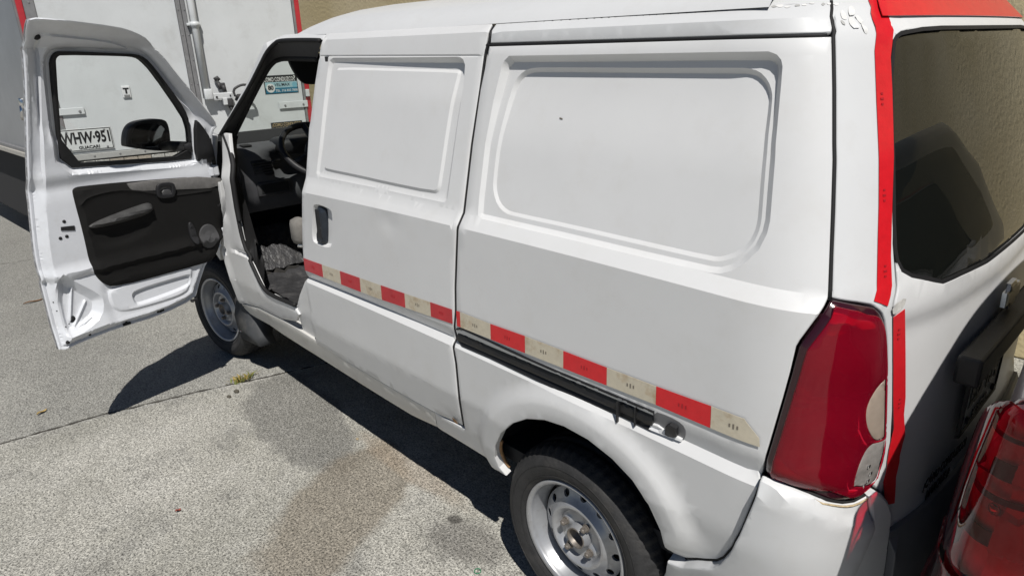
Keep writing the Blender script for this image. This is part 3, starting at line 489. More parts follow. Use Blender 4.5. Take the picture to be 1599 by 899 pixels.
# number plate of the van
PW,PH=.335,.165; PO=np.array([-.777,.060,.825])
pm=MB(); pm.frame(PO,(0,-1,0),(0,0,1),(-1,0,0),PW,PH,.004,.003); np_=pm.build('number_plate',mat('plate_white',(.74,.74,.72),.45,noise=(20,.06)),tg)
fm=MB()
for dy,dz,sy,sz in ((0,PH/2,PW+.012,.008),(0,-PH/2,PW+.012,.008),(PW/2,0,.008,PH),(-PW/2,0,.008,PH)): fm.frame(PO+np.array([-.001,-dy,dz]),(0,-1,0),(0,0,1),(-1,0,0),sy,sz,.01,.002)
fm.build('plate_frame',BLACK,tg)
text('plate_number','ESZ\u00b7154',.112,frame4(PO+np.array([-.0035,0,.015]),(0,-1,0),(0,0,1)),BLACK,tg,.0008,.68,bold=.0035)
text('plate_town','NUNCHIA',.030,frame4(PO+np.array([-.0035,0,-.060]),(0,-1,0),(0,0,1)),BLACK,tg,.0008,1.0,bold=.001)
for s in (-1,1): MB().tube([PO+np.array([-.002,s*.12,-.055]),PO+np.array([-.010,s*.12,-.055])],.009,10).build('plate_bolt',BLACK,tg)
# tailgate stickers
sk=[(-1.02,.705),(-1.30,.70),(-1.30,.60),(-1.02,.60)]
ribbon('driving_sticker',sk,vm,mat('grey_sticker',(.16,.16,.155),.5,noise=(30,.1)),tg,base=-.012)
s0=P(-1.16,.672); t0=P(-1.20,.672)-P(-1.12,.672)
text('sticker_print','\u00bfC\u00d3MO CONDUZCO?',.036,frame4(P(-1.155,.678)+np.array([-.002,0,0]),t0,(0,0,1)),MATS['black_plastic'],tg,.0006,.78,bold=.0012)
text('sticker_print_line','MARQUE #',.036,frame4(P(-1.12,.636)+np.array([-.002,0,0]),P(-1.16,.636)-P(-1.08,.636),(0,0,1)),MATS['black_plastic'],tg,.0006,.85,bold=.0012)
# red tapes at the back (flat peeling strips)
ta=ribbon('red_tape_strip',D['tapeA1'],vm,RED,van,.001,base=.001)
t2=ribbon('red_tape_strip',D['tape2'],vm,RED,van,.001,base=.002)
def band(zfun,a0,a1,h,n=60):
    a=np.linspace(a0,a1,n); lo=np.stack([a,zfun(a)-h/2],1); hi=np.stack([a,zfun(a)+h/2],1); return np.vstack([lo,hi[::-1]])
ztop=lambda a: 1.7105+.004*np.cos((a-A_MID)/.6)-.012*((a-A_MID)/.5)**4*.3
ribbon('red_tape_strip',band(lambda a:np.full_like(a,1.728),-.80,2*A_MID+.80,.052),vm,RED,van,.0015,base=.005)
ribbon('red_tape_strip',band(lambda a:np.full_like(a,.556),-.864,2*A_MID+.864,.050),vm,REDD,van,.0015,base=.004)
# logo marks on the tapes
def marks(path,m,parent,h,scale=.012,vert=True):
    mb=MB()
    for (a,z) in path:
        for i in range(3):
            d=(i-1)*scale*.8
            cc=[(a-scale*.35,z+d),(a+scale*.35,z+d)] if vert else [(a+d,z-scale*.5),(a+d,z+scale*.5)]
            p0,p1=[V3(*c_,h) for c_ in cc]; mid=(p0+p1)/2; e=(p1-p0); L=np.linalg.norm(e); e/=L; nn=N(np.array([a]),np.array([z]))[0]; g=np.cross(nn,e)
            mb.frame(mid,e,g,nn,L*(.7+.3*(i%2)),scale*.32,.0006)
    mb.build('printed_mark',m,parent,kind='stuff')
MR=mat('dark_red_print',(.40,.012,.02),.5)
marks([(-.765,1.555),(-.758,1.38),(-.757,1.24)],MR,ta,.0027)
marks([(-.815,1.11),(-.845,.95)],MR,t2,.0040)
# ---- tail lamp
lp=ccw(dens(chaikin(B('lamp'),1),.012))
LR=glass_mat('red_lamp_lens',(.85,.022,.06),.03,.06,(.48,.008,.035),.34); LH=mat('lamp_reflector_grey',(.80,.78,.78),.4,.1,noise=(14,.12))
def lamp_h(q): d=dist(lp,q); return .014*np.sqrt(np.clip(d/.03,0,1))
ru=ccw(inset(ccw(chaikin(B('rev_up'),1)),-.0035)); rl=ccw(inset(ccw(chaikin(B('rev_lo'),1)),-.0035))
rl=rl[~inside(inset(ru,-.002),rl)]; rl=rl[(dist(lp,rl)>.012)&inside(lp,rl)]; ru=ru[(dist(lp,ru)>.012)&inside(lp,ru)]
tl=panel('tail_lamp',inset(lp,.002),vm,mat('dark_lamp_border',(.035,.006,.012),.18,0,.4),van,holes=[inset(lp,.016)],step=.02,edge=.003,flange=.03,base=.004,hfun=lambda q:.010*sst(dist(lp,q),0,.02))
li=inset(inset(lp,.006),.007)
def lens_relief(q):
    h=lamp_h(q); rib=.0014*np.sin(q[:,1]*42)*sst(dist(lp,q),.02,.05)+.002*sst(q[:,0],-.67,-.63)*sst(dist(lp,q),.02,.05)
    return h+rib
def house(q):
    d=dist(lp,q); a_,z_=q[:,0],q[:,1]
    bowl=lambda ca,cz,ra,rz,dp: -dp*np.clip(1-(((a_-ca)/ra)**2+((z_-cz)/rz)**2),0,1)**.7
    return -.010+.006*sst(np.abs(z_-.99),.004,.012)+bowl(-.655,1.08,.075,.075,.022)+bowl(-.650,.89,.085,.08,.022)+.0012*np.sin(z_*160)*sst(.70+a_,0,.01)*sst(d,.02,.03)
panel('lamp_reflector',inset(lp,.012),vm,LH,tl,step=.009,edge=0,flange=0,base=.006,hfun=house)
panel('red_lens',li,vm,LR,tl,holes=[ru,rl],step=.012,edge=.002,flange=.0,base=.006,hfun=lens_relief)
panel('reversing_lens',inset(ru,.001),vm,mat('pale_lens',(.40,.33,.27),.12,0,.5,noise=(18,.12)),tl,step=.015,edge=.002,flange=.006,base=.004,hfun=lamp_h)
panel('indicator_lens',inset(rl,.001),vm,mat('smoky_clear_lens',(.38,.36,.34),.08,.25,.6,noise=(35,.22),bump=(40,.18)),tl,step=.012,edge=.002,flange=.006,base=.004,hfun=lamp_h)
# bulb holder glints behind the clear lens
gl=MB()
for i,(a,z) in enumerate(((-.752,.838),(-.757,.818),(-.750,.80),(-.742,.784))): gl.frame(V3(a,z,.0185),(0,1,0),(0,0,1),(1,0,0),.010,.008,.003,.002)
gl.build('lamp_reflector',CHROME,tl)
# ---- rear bumper
bc=np.array(D['bumper_cr']); 
def bz(a): return np.interp(-a,-bc[:,0],bc[:,1])
def bump_h(q):
    top=.016*sst(bz(q[:,0])-q[:,1],-.045,-.002); return top+.010
BS=B('bumper_side'); BS=BS[BS[:,1]>.27]; i0=int(np.argmin(BS[:,1]))
bs=np.array([tuple(p) for p in D['bumper_side'][:11]]+[(-.740,.54),(-.728,.44),(-.715,.27),(-.25,.27),(-.268,.31),(-.290,.36),(-.308,.42)]+[tuple(p) for p in D['bumper_side'][17:]])
bp=panel('rear_bumper',bs,vm,WHITE2,van,lines=[bc+[0,d] for d in (-.004,0,.004)]+[np.stack([np.linspace(-.5,-.77,20),bz(np.linspace(-.5,-.77,20))+d],1) for d in (-.02,.012,.025)]+fl_lines,hfun=lambda q:bump_h(q)*sst(dist(arch,q,False),.0,.06)+flare(q)*.7,step=.025,flange=.03,edge=.004)
br=np.array([tuple(p) for p in D['bump_rear'][:4]]+[(-.8578,.679),(-.862,.634),(-.8625,.576),(-.862,.48),(-.86,.27),(-.718,.27),(-.731,.44),(-.743,.54)]+[tuple(p) for p in D['bump_rear'][9:]])
panel('bumper_corner',br,vm,WHITE2,bp,step=.02,flange=.03,edge=.006,base=.010,hfun=lambda q:.006*sst(q[:,0],-.74,-.80))
bb=np.array([(-.8635,.62),(-.863,.27)]); bb=np.vstack([bb,mir(bb)]); panel('bumper_step',np.vstack([bb]),vm,mat('grey_bumper_paint',(.16,.165,.18),.5,noise=(8,.1)),bp,step=.06,flange=.05,base=.012,hfun=lambda q:.02*sst(.61-q[:,1],0,.04))
mb=MB(); o=V3(*D['cap'][0],.0105); nn=N(np.array([-.512]),np.array([.562]))[0]
ring=[o+.018*(math.cos(t)*np.array([1,0,0])+math.sin(t)*np.array([0,0,1]))+nn*.001 for t in np.linspace(0,2*math.pi,29)]
mb.tube(ring,.0016,6,False); mb.build('bumper_plug_ring',WHITE2,bp)
# right side, closed coarse shell and floor so the van is a whole body
def grid(name,A_,Z_,m,parent,h=0.0,flipy=False,**k):
    A2,Z2=np.meshgrid(A_,Z_,indexing='ij'); V=vm(A2.ravel(),Z2.ravel(),np.full(A2.size,h)); 
    if flipy: V=V*np.array([1,-1,1])
    n=len(Z_); F=[(i*n+j,i*n+j+1,(i+1)*n+j+1,(i+1)*n+j) for i in range(len(A_)-1) for j in range(n-1)]
    return obj(name,V,F,m,parent,**k)
ZR=np.array([.36,.46,.56,.73,.77,.81,1.0,1.15,1.2])
grid('body_side',np.r_[np.arange(3.15,-.45,-.08),np.arange(-.45,-.86,-.04)],ZR,WHITE2,van,0,True)
grid('upper_body_side',np.r_[np.arange(1.60,-.45,-.08),np.arange(-.45,-.86,-.04)],np.array([1.2,1.3,1.4,1.5,1.6,1.65,1.70,1.73]),WHITE2,van,0,True)
fb=MB(); fb.box((.9,0,.42),(3.3,1.42,.05)); fb.box((.9,0,.34),(2.9,.9,.12)); fb.box((0,0,.285),(.09,1.30,.09)); fb.build('underbody',INT,van)
ib=MB(); ib.box((1.28,-.02,1.05),(.02,1.40,1.2)); ib.build('cargo_bulkhead',INT,van)
# ---- roof
xs=np.r_[np.linspace(-.38,1.2,14),np.linspace(1.3,1.98,14)]; V=[];F=[]
def roof_z(x,t):     # t 0 at the left gutter .. 1 right
    y=(1-2*t); return y
sec=[(1.0,0),(.985,.012),(.955,.030),(.90,.052),(.82,.072),(.70,.090),(.5,.108),(.25,.118),(0,.122)]
sec=sec+[(-y,z) for y,z in sec[-2::-1]]
for x in xs:
    fwd=sst(x,1.35,2.05); back=sst(-x,.30,.64)
    yb=.6245-.008*(x-.9)**2-.035*fwd; zb=1.729-.045*fwd**2; back=0
    for y,dz in sec: V.append((x+(.05*(1-y*y))*fwd-.0*(1-abs(y)),y*yb,zb+dz*(1-.80*fwd)*(1-.45*back)-.012*(y*y<.98)*0))
n=len(sec)
for i in range(len(xs)-1):
    for j in range(n-1): F.append((i*n+j,i*n+j+1,(i+1)*n+j+1,(i+1)*n+j))
rf=obj('roof',V,F,WHITE2,van)
grid('rear_roof_cap',np.r_[np.arange(.0,-.44,-.06),np.arange(-.44,2*A_MID+.44,-.03),np.arange(2*A_MID+.44,2*A_MID,-.06)],np.r_[np.arange(1.733,1.80,.011),np.arange(1.80,1.851,.0125)],WHITE2,van)
dr=MB(); dl=[(-.62,1.79),(-.56,1.766),(-.525,1.742),(-.49,1.7325)]+[(p[0],p[1]+.002) for p in D['strip'][8:11]]+[(.60,1.7315),(1.0,1.7322),(1.36,1.733)]; dl=dens(chaikin(np.array(dl),2,False),.03,False); dr.tube(list(vm(dl[:,0],dl[:,1],np.full(len(dl),.0005))),.0028,6); dr.build('roof_drip_seam',RUB,van)
# roof edge over the driver door, A pillar and door seal
AP=B('apert'); top=AP[:8]
def above(p,d): return np.array(p)+np.array(d)
cant=np.vstack([AP[0:9],[(1.384,1.738),(1.57,1.739),(1.75,1.740),(1.79,1.728),(1.845,1.700),(1.908,1.634),(2.006,1.536),(2.143,1.431),(2.295,1.318)]])
panel('cant_rail',cant,vm,WHITE2,van,step=.03,flange=.006,edge=.003)
def tube_on(pts,h,r,name,m,parent=van,seg=8,it=2,closed=False):
    p=chaikin(np.array(pts),it,closed); p=dens(p,.03,closed)
    if closed: p=np.vstack([p,p[:1]])
    V=vm(p[:,0],p[:,1],np.full(len(p),h)); mb=MB(); mb.tube(list(V),r,seg); return mb.build(name,m,parent,True)
tube_on(AP[0:9]-np.array([0,.006]),.004,.0085,'door_seal',RUB)
tube_on(np.vstack([D['apert'][18:28]])+np.array([-.002,.002]),-.004,.0095,'door_seal',RUB)
tube_on(np.vstack([D['apert'][24:30],D['apert'][0:1]])+np.array([-.010,0]),-.006,.0115,'door_seal',RUB)
# inner trim of pillar and header (set back into the cabin)
def trim(pts_out,pts_in,h0,h1,name,m):
    a=dens(chaikin(np.array(pts_out),2,False),.05,False); k=len(a); b=chaikin(np.array(pts_in),2,False)
    tb=np.r_[0,np.cumsum(np.hypot(*np.diff(b,axis=0).T))]; tt=np.linspace(0,tb[-1],k); b=np.stack([np.interp(tt,tb,b[:,0]),np.interp(tt,tb,b[:,1])],1)
    rows=[vm(a[:,0]*(1-t)+b[:,0]*t,a[:,1]*(1-t)+b[:,1]*t,np.full(k,h0*(1-t)+h1*t)) for t in (0,.33,.66,1)]
    V=np.vstack(rows); F=[(r*k+i,r*k+i+1,(r+1)*k+i+1,(r+1)*k+i) for r in range(3) for i in range(k-1)]
    return obj(name,V,F,m,van)
inner=D['inner']
trim([tuple(p) for p in AP[0:9]],inner[2:],-.004,-.075,'pillar_trim',GREYP)
trim([tuple(p) for p in D['apert'][20:28]]+[tuple(AP[0])],[(2.06,.70),(2.12,.80),(2.17,.95),(2.25,1.10),(2.3079,1.2687),(2.2834,1.3068)],-.006,-.085,'post_trim',RUB)
tube_on(inner,-.078,.012,'pillar_seal',RUB)
# windscreen glass and its frame (tilted between the two front pillars)
WG=glass_mat('windscreen_glass',(.86,.90,.87))
V=[];F=[]; nu,nv=13,9
for i in range(nu):
    u=-1+2*i/(nu-1)
    for j in range(nv):
        v=j/(nv-1); y=u*(.735-.155*v); x=2.78-.86*v+.10*(1-u*u)*(1-.5*v)-.10; z=1.10+.60*v; V.append((x,y,z))
for i in range(nu-1):
    for j in range(nv-1): F.append((i*nv+j,i*nv+j+1,(i+1)*nv+j+1,(i+1)*nv+j))
obj('windscreen',V,F,WG,van)
mb=MB(); mb.tube([(2.66,-.74,1.11),(2.25,-.665,1.40),(1.83,-.585,1.69)],.035,8); mb.build('windscreen_pillar',WHITE2,van,True)
# bonnet, nose (hidden behind the open door, but it closes the body)
V=[];F=[]; prof=[(2.70,1.13,.70),(2.95,1.06,.72),(3.15,.95,.74),(3.24,.80,.75),(3.28,.60,.75),(3.27,.36,.72)]
for x,z,w in prof:
    for u in np.linspace(-1,1,9): V.append((x-.12*abs(u)**3,u*w,z-.05*u*u))
for i in range(5):
    for j in range(8): F.append((i*9+j,i*9+j+1,(i+1)*9+j+1,(i+1)*9+j))
obj('nose_panel',V,F,WHITE2,van)
fen=[(2.28,1.08),(2.62,1.06),(2.95,.97),(3.12,.86),(3.14,.5),(3.10,.36),(3.075,.36)]+[(2.70+.375*math.cos(t),.335+.375*math.sin(t)) for t in np.linspace(.1,2.2,16)]+[(2.42,.74),(2.33,.89),(2.285,1.0)]
panel('front_wing',fen,vm,WHITE,van,step=.05,flange=.05,base=-.006)
panel('body_side',[(1.6,.37),(3.1,.37),(3.1,.9),(2.9,1.05),(2.3,1.2),(1.6,1.2)],lambda a,z,h:vm(a,z,h)*np.array([1,-1,1]),WHITE2,van,step=.1,flange=.0)
# wheel housings
def housing(name,cx,y0,y1,r,zc):
    V=[];F=[]; t=np.linspace(.12,math.pi-.12,26)
    for y in (y0,(y0+y1)/2,y1):
        for q in t: V.append((cx+r*math.cos(q),y,zc+r*math.sin(q)))
    n=len(t)
    for i in range(2):
        for j in range(n-1): F.append((i*n+j,i*n+j+1,(i+1)*n+j+1,(i+1)*n+j))
    c=len(V); V.append((cx,y1,zc)); F+= [(2*n+j,2*n+j+1,c) for j in range(n-1)]
    return obj(name,V,F,LINER,van,False)
housing('wheel_housing',0.0,.742,.42,.375,.345); housing('wheel_housing',2.70,.70,.40,.40,.33)
# rusty lip at the front foot of the rear arch
lip=np.array([(.305,.380),(.3160,.398),(.3200,.438),(.310,.475),(.298,.50)]); tube_on(lip+np.array([-.004,0]),-.006,.006,'rusty_arch_lip',RUST)
# ---- wheels
def wheel(cx,cy,zc,steer,rot):
    M4=Matrix.Translation((cx,cy,zc))@Matrix.Rotation(steer,4,'Z')@Matrix.Rotation(rot,4,'Y')
    w=bpy.data.objects.new('wheel',None); w.empty_display_size=.1; link(w,van)
    tp=[(.186,-.005),(.196,.008),(.204,.012),(.215,.0165),(.232,.021),(.246,.0205),(.258,.015),(.268,.006),(.2765,-.004),(.284,-.013),(.2885,-.022),(.2885,-.032),(.2915,-.040),(.2915,-.056),(.286,-.060),(.286,-.066),(.2925,-.070),(.2925,-.096),(.286,-.100),(.286,-.106),(.2915,-.110),(.2915,-.128),(.284,-.150),(.262,-.168),(.20,-.165)]
    def tread(i,j,r):
        k=j%3
        if 8<=i<=12 and k==0: return r-.0065
        if 12<i<=21 and (j+i)%4==0: return r-.003
        return r
    ty=lathe('tyre',tp,TYRE,w,M4,168,tread)
    mb=MB()
    for r_,y_ in ((.2425,.0212),(.2085,.0150)): mb.tube([tuple(M4@Vector((r_*math.cos(t),y_,r_*math.sin(t)))) for t in np.linspace(0,2*math.pi,90)],.0012,5,False)
    mb.build('sidewall_ring',TYRE,w,True)
    # rim: lip and barrel by lathe, disc with real holes
    rp=[(.180,.006),(.1885,.0105),(.1915,.006),(.1905,.0005),(.184,-.004),(.176,-.004),(.172,-.012),(.168,-.026),(.161,-.040),(.160,-.055),(.156,-.066),(.152,-.070)]
    rim=lathe('rim',[(.1915,-.02)]+rp[2::-1]+[(.176,.002)]+rp[5:],STEEL,w,M4,96)
    lathe('rim_barrel',[(.160,-.055),(.15,-.075),(.149,-.16)],LINER,w,M4,48)
    def dprof(r): return np.interp(r,[.028,.0335,.035,.040,.062,.078,.088,.094,.101,.108,.118,.150,.153],[-.012,-.010,-.014,-.036,-.038,-.034,-.018,-.0135,-.014,-.020,-.030,-.046,-.066])
    c0=[( .1525*math.cos(t),.1525*math.sin(t)) for t in np.linspace(0,2*math.pi,96,endpoint=False)]
    holes=[]
    for k in range(12):
        t=2*math.pi*(k+.5)/12; e=np.array([math.cos(t),math.sin(t)]); g=np.array([-e[1],e[0]])
        holes.append(np.array([e*(.1315+.0115*math.cos(q))+g*.0125*math.sin(q) for q in np.linspace(0,2*math.pi,16,endpoint=False)]))
    holes.append(np.array([(.0285*math.cos(t),.0285*math.sin(t)) for t in np.linspace(0,2*math.pi,32,endpoint=False)]))
    rings=[np.array([(r*math.cos(t),r*math.sin(t)) for t in np.linspace(0,2*math.pi,73)]) for r in (.0335,.035,.040,.050,.062,.070,.078,.083,.088,.094,.101,.108,.118,.145,.150)]
    def dm(x,z,h):
        r=np.hypot(x,z); th=np.arctan2(z,x); y=dprof(r)+h
        boss=np.zeros_like(r)
        for k in range(4):
            q=math.pi/4+k*math.pi/2; boss=np.maximum(boss,np.exp(-(((x-.057*np.cos(q))**2+(z-.057*np.sin(q))**2)/.017**2)))
        y=y+.016*boss
        X=np.stack([x,y,z],-1); Mn=np.array(M4); return X@Mn[:3,:3].T+Mn[:3,3]
    panel('rim_disc',c0,dm,STEEL,w,holes=holes,lines=rings,step=.012,edge=.0,flange=.008,bstep=.02)
    for k in range(4):
        q=math.pi/4+k*math.pi/2; mb=MB(); p=Vector((.057*math.cos(q),-.022,.057*math.sin(q))); d=Vector((0,1,0))
        mb.tube([tuple(M4@(p)),tuple(M4@(p+d*.004))],.0125,16); mb.tube([tuple(M4@(p)),tuple(M4@(p+d*.018))],.0098,6); mb.tube([tuple(M4@(p+d*.017)),tuple(M4@(p+d*.021))],[.0085,.005],10); mb.build('wheel_nut',NUT,w)
    lathe('hub_bore',[(.0325,-.012),(.033,-.008),(.030,-.0075),(.0285,-.010),(.0275,-.05),(.0,-.052)],NUT,w,M4,40)
    mb=MB(); mb.tube([tuple(M4@Vector((0,-.075,0))),tuple(M4@Vector((0,-.12,0)))],.149,40); mb.build('brake_drum',LINER,w)
    return w
wheel(0,.757,.2875,0,math.radians(12)); wheel(2.70,.750,.2875,math.radians(9),math.radians(35))
for cx in (0,2.7):
    M4=Matrix.Translation((cx,-.757,.2875)); w=bpy.data.objects.new('wheel',None); link(w,van)
    lathe('tyre',[(.19,-.01),(.25,-.02),(.285,.0),(.2925,.03),(.2925,.13),(.28,.16),(.19,.16)],TYRE,w,M4,48); lathe('rim',[(.19,0),(.17,.03),(.0,.03)],STEEL,w,M4,32)
# mudflap behind the front wheel
mf=MB(); V=[]; 
rows=[((2.475,.735,.40),(2.36,.70,.40)),((2.452,.765,.33),(2.30,.72,.30)),((2.42,.77,.26),(2.28,.735,.235)),((2.405,.765,.205),(2.25,.73,.19))]
for p,q in rows: V+= [p,q]
for p,q in rows: V+= [(p[0]-.012,p[1]-.09,p[2]),(q[0]-.012,q[1]-.09,q[2])]
F=[(2*i,2*i+1,2*i+3,2*i+2) for i in range(3)]+[(8+2*i,8+2*i+2,8+2*i+3,8+2*i+1) for i in range(3)]+[(2*i,2*i+2,8+2*i+2,8+2*i) for i in range(3)]+[(2*i+1,8+2*i+1,8+2*i+3,2*i+3) for i in range(3)]+[(6,7,15,14)]
obj('mudflap',V,F,GREYT,van,True)
# ---- side tape in 15 cm fields, track rail
tt_=np.array(D['tape_t']); tb_=np.array(D['tape_b'])
def zt(a): return np.interp(-a,-tt_[:,0],tt_[:,1])
def zb(a): return np.interp(-a,-tb_[:,0],tb_[:,1])
tape=bpy.data.objects.new('reflective_tape',None); tape.empty_display_size=.05; link(tape,van)
cuts=[1.4235]+[p[0] for p in D['seg_front']]+[.4545]; rear=[.4335]+[p[0] for p in D['tape_t'][3:10]]+[-.528]
def seg(a0,a1,m,end=None):
    a=np.linspace(a0-.0004,a1+.0004,8); lo=np.stack([a,zb(a)],1); hi=np.stack([a,zt(a)],1); poly=np.vstack([lo,hi[::-1]])
    if end: poly=np.vstack([lo[:-1],[(a1-.004,zb(a1)),(a1-.002,zb(a1)+.02),(a1+.028,zt(a1)-.004)],hi[::-1][2:]])
    s=ribbon('tape_segment',poly,vm,m,tape,.001,base=.003)
    am=(a0+a1)/2; zm=(zt(am)+zb(am))/2
    if abs(a0-a1)>.08: marks([(am,zm)],MARK if m is CREAM else MR,tape,.0044,.011,False)
for i in range(7): seg(cuts[i],cuts[i+1],(REDD,CREAM)[i%2])
for i in range(8): seg(rear[i],rear[i+1],(RED,CREAM)[i%2],end=(i==7))
rl_=np.array(D['rail'])
tr=panel('door_track',rl_,vm,mat('black_track_rail',(.014,.014,.015),.4,noise=(50,.2)),van,step=.02,edge=.003,flange=.02,base=.006,lines=[np.stack([np.linspace(.43,-.27,40),np.full(40,z)],1) for z in (.846,.840,.832,.824,.818,.810)],
   hfun=lambda q: -.012*sst(q[:,1],.836,.843)*(1-sst(q[:,1],.846,.852))+.007*sst(q[:,1],.808,.815)*(1-sst(q[:,1],.822,.830)))
panel('track_end_pocket',chaikin(B('recess'),1),vm,mat('grey_track_pocket',(.22,.22,.23),.5),van,step=.02,edge=.0,flange=.01,base=.0015)
panel('track_end_plate',B('silver'),vm,mat('bright_track_plate',(.78,.79,.80),.35,.1,noise=(60,.1)),van,step=.02,edge=.0,flange=.012,base=.008)
panel('track_stop_bolt',B('bolt'),vm,BLACK,van,step=.02,edge=.002,flange=.014,base=.013)
for a,z0,z1,w_ in ((-.176,.782,.845,.004),(-.225,.790,.845,.0025)):
    A_=V3(a,z0,.004);B_=V3(a,z1,.007); MB().frame((A_+B_)/2,(1,0,0),(0,1,0),(0,0,1),w_,.008,np.linalg.norm(B_-A_),.0008).build('track_clip',BLACK,van)

# small chips and a blemish on the panels
mb=MB(); mb.frame(V3(*D['chip'][0],-.0200),(1,.0,.2),(0,0,1),(0,1,0),.010,.0035,.0006); mb.build('paint_chip',MARK,van)
# scuffed filler / peeled paint near the roof gutter

def flake(pts,m,name,parent,base=.0004): return ribbon(name,chaikin(np.array(pts),1),vm,m,parent,.0002,base=base)
FL=mat('flaking_filler',(.72,.72,.71),.7,noise=(80,.12)); FG=mat('old_primer',(.42,.42,.41),.8,noise=(60,.2))
for i in range(9):
    a=-.555-.016*i+RNG.uniform(-.004,.004); z=1.727+.0006*i+RNG.uniform(-.002,.003); r=RNG.uniform(.004,.009)
    flake([(a+r*1.2*math.cos(t)*RNG.uniform(.5,1.2),z+r*.5*math.sin(t)*RNG.uniform(.5,1.2)) for t in np.linspace(0,2*math.pi,9)[:-1]],FL if i%3 else FG,'paint_flake',van)
for i,(a,z,r) in enumerate(((-.70,1.706,.012),(-.715,1.692,.015),(-.735,1.70,.011),(-.722,1.715,.013),(-.690,1.694,.006),(-.735,1.683,.010))):
    flake([(a+r*.8*math.cos(t)*RNG.uniform(.5,1.1),z+r*math.sin(t)*RNG.uniform(.5,1.1)) for t in np.linspace(0,2*math.pi,10)[:-1]],FG if i==4 else FL,'paint_flake',van)
flake([(-.787,1.172),(-.826,1.185),(-.825,1.165),(-.793,1.152)],mat('torn_tape_backing',(.58,.57,.54),.5,noise=(70,.3)),'torn_tape_scrap',van,.004)
pl_=[(p[0],p[1]-.0035) for p in D['bumper_side'][:7]]; tube_on(pl_,.011,.0022,'dirty_bumper_edge',mat('yellowed_dirt',(.50,.40,.25),.8,noise=(90,.4)),it=1)
flake([(.505,.474),(.515,.488),(.535,.492),(.530,.476),(.520,.470)],RUST,'rust_spot',van,.003)
flake([(.012,.872),(.02,.88),(.03,.876),(.02,.868)],FG,'paint_flake',van,.002) if False else None
# ---- cabin
cb=MB(); cb.box((1.95,-.05,.485),(1.2,1.30,.03)); cb.frame((2.63,-.05,.66),(.6,0,.8),(0,1,0),(-.8,0,.6),.50,1.30,.03); cb.box((2.80,0,.95),(.03,1.36,.6)); cb.build('cabin_floor',INT,van)
cb=MB(); cb.box((2.0,-.70,.80),(1.4,.03,.75)); cb.build('door_lining',INT,van)
# dashboard: face polygon seen from the seat, swept across the cabin
dash=bpy.data.objects.new('dashboard',None); dash.empty_display_size=.1; link(dash,van)
ys=np.linspace(.665,-.66,24)
def dsec(y):
    hump=math.exp(-((y-.33)/.17)**2); cut=1-sst(np.array(y),.40,.52)
    e=sst(np.array(y),.60,.665)
    f=float(cut)
    return [(2.72,1.195),(2.50,1.222),(2.40,1.228),(2.345,1.215),(2.325+.05*f,1.195-.02*f),(2.315+.13*f,1.165),(2.305+.15*f,1.10),(2.30+.10*f,1.055),(2.30+.02*f,1.04),(2.31,.98),(2.325,.90),(2.36,.885),(2.60,.92)]
V=[];F=[]
for y in ys:
    for x,z in dsec(y): V.append((x,y,z))
n=len(dsec(0))
for i in range(len(ys)-1):
    for j in range(n-1): F.append((i*n+j,i*n+j+1,(i+1)*n+j+1,(i+1)*n+j))
F.append(tuple(range(n)))
obj('dash_body',V,F,DASH,dash,True)
mb=MB(); mb.frame((2.318,.545,1.115),(0,-1,0),(.08,0,1),(-1,0,.08),.118,.085,.02,.008); mb.build('vent_frame',BLACK,dash,True)
mb=MB()
for i in range(5): mb.frame((2.305,.545,1.088+.0135*i),(0,-1,0),(.5,0,.85),(-.85,0,.5),.098,.003,.016,.001)
mb.build('vent_slat',GREYP,dash)
mb=MB(); mb.frame((2.298,.50,1.008),(0,-1,0),(0,0,1),(-1,0,0),.185,.075,.02,.010); mb.build('tray_frame',GREYP,dash,True)
mb=MB(); mb.frame((2.290,.50,1.010),(0,-1,0),(0,0,1),(-1,0,0),.150,.050,.008,.004); mb.build('storage_tray',RUB,dash)
mb=MB(); mb.box((2.38,.585,1.226),(.05,.05,.010),.004); mb.build('cup_pocket',RUB,dash)
mb=MB(); mb.box((2.37,.32,1.205),(.16,.24,.085),.03); mb.build('instrument_hood',BLACK,dash,True)
mb=MB(); mb.tube([(2.28,.46,1.145),(2.24,.52,1.15)],.008,8); mb.build('switch_stalk',BLACK,dash,True)
# steering wheel
sw=bpy.data.objects.new('steering_wheel',None); sw.empty_display_size=.05; link(sw,van)
c=np.array([2.08,.335,1.20]); ax=np.array([-.62,0,.78]); ax/=np.linalg.norm(ax); e1=np.array([0,1,0.]); e2=np.cross(ax,e1)
mb=MB(); mb.tube([c+.185*(math.cos(t)*e1+math.sin(t)*e2) for t in np.linspace(0,2*math.pi,49)],.0155,10,False); mb.build('steering_rim',BLACK,sw,True)
mb=MB(); mb.tube([c-ax*.04,c+ax*.02],.07,20)
for t in (.35,2.8,4.7): mb.tube([c,c+.18*(math.cos(t)*e1+math.sin(t)*e2)],.016,8)
mb.tube([c,c-ax*.3],.035,12); mb.build('steering_hub',BLACK,sw,True)
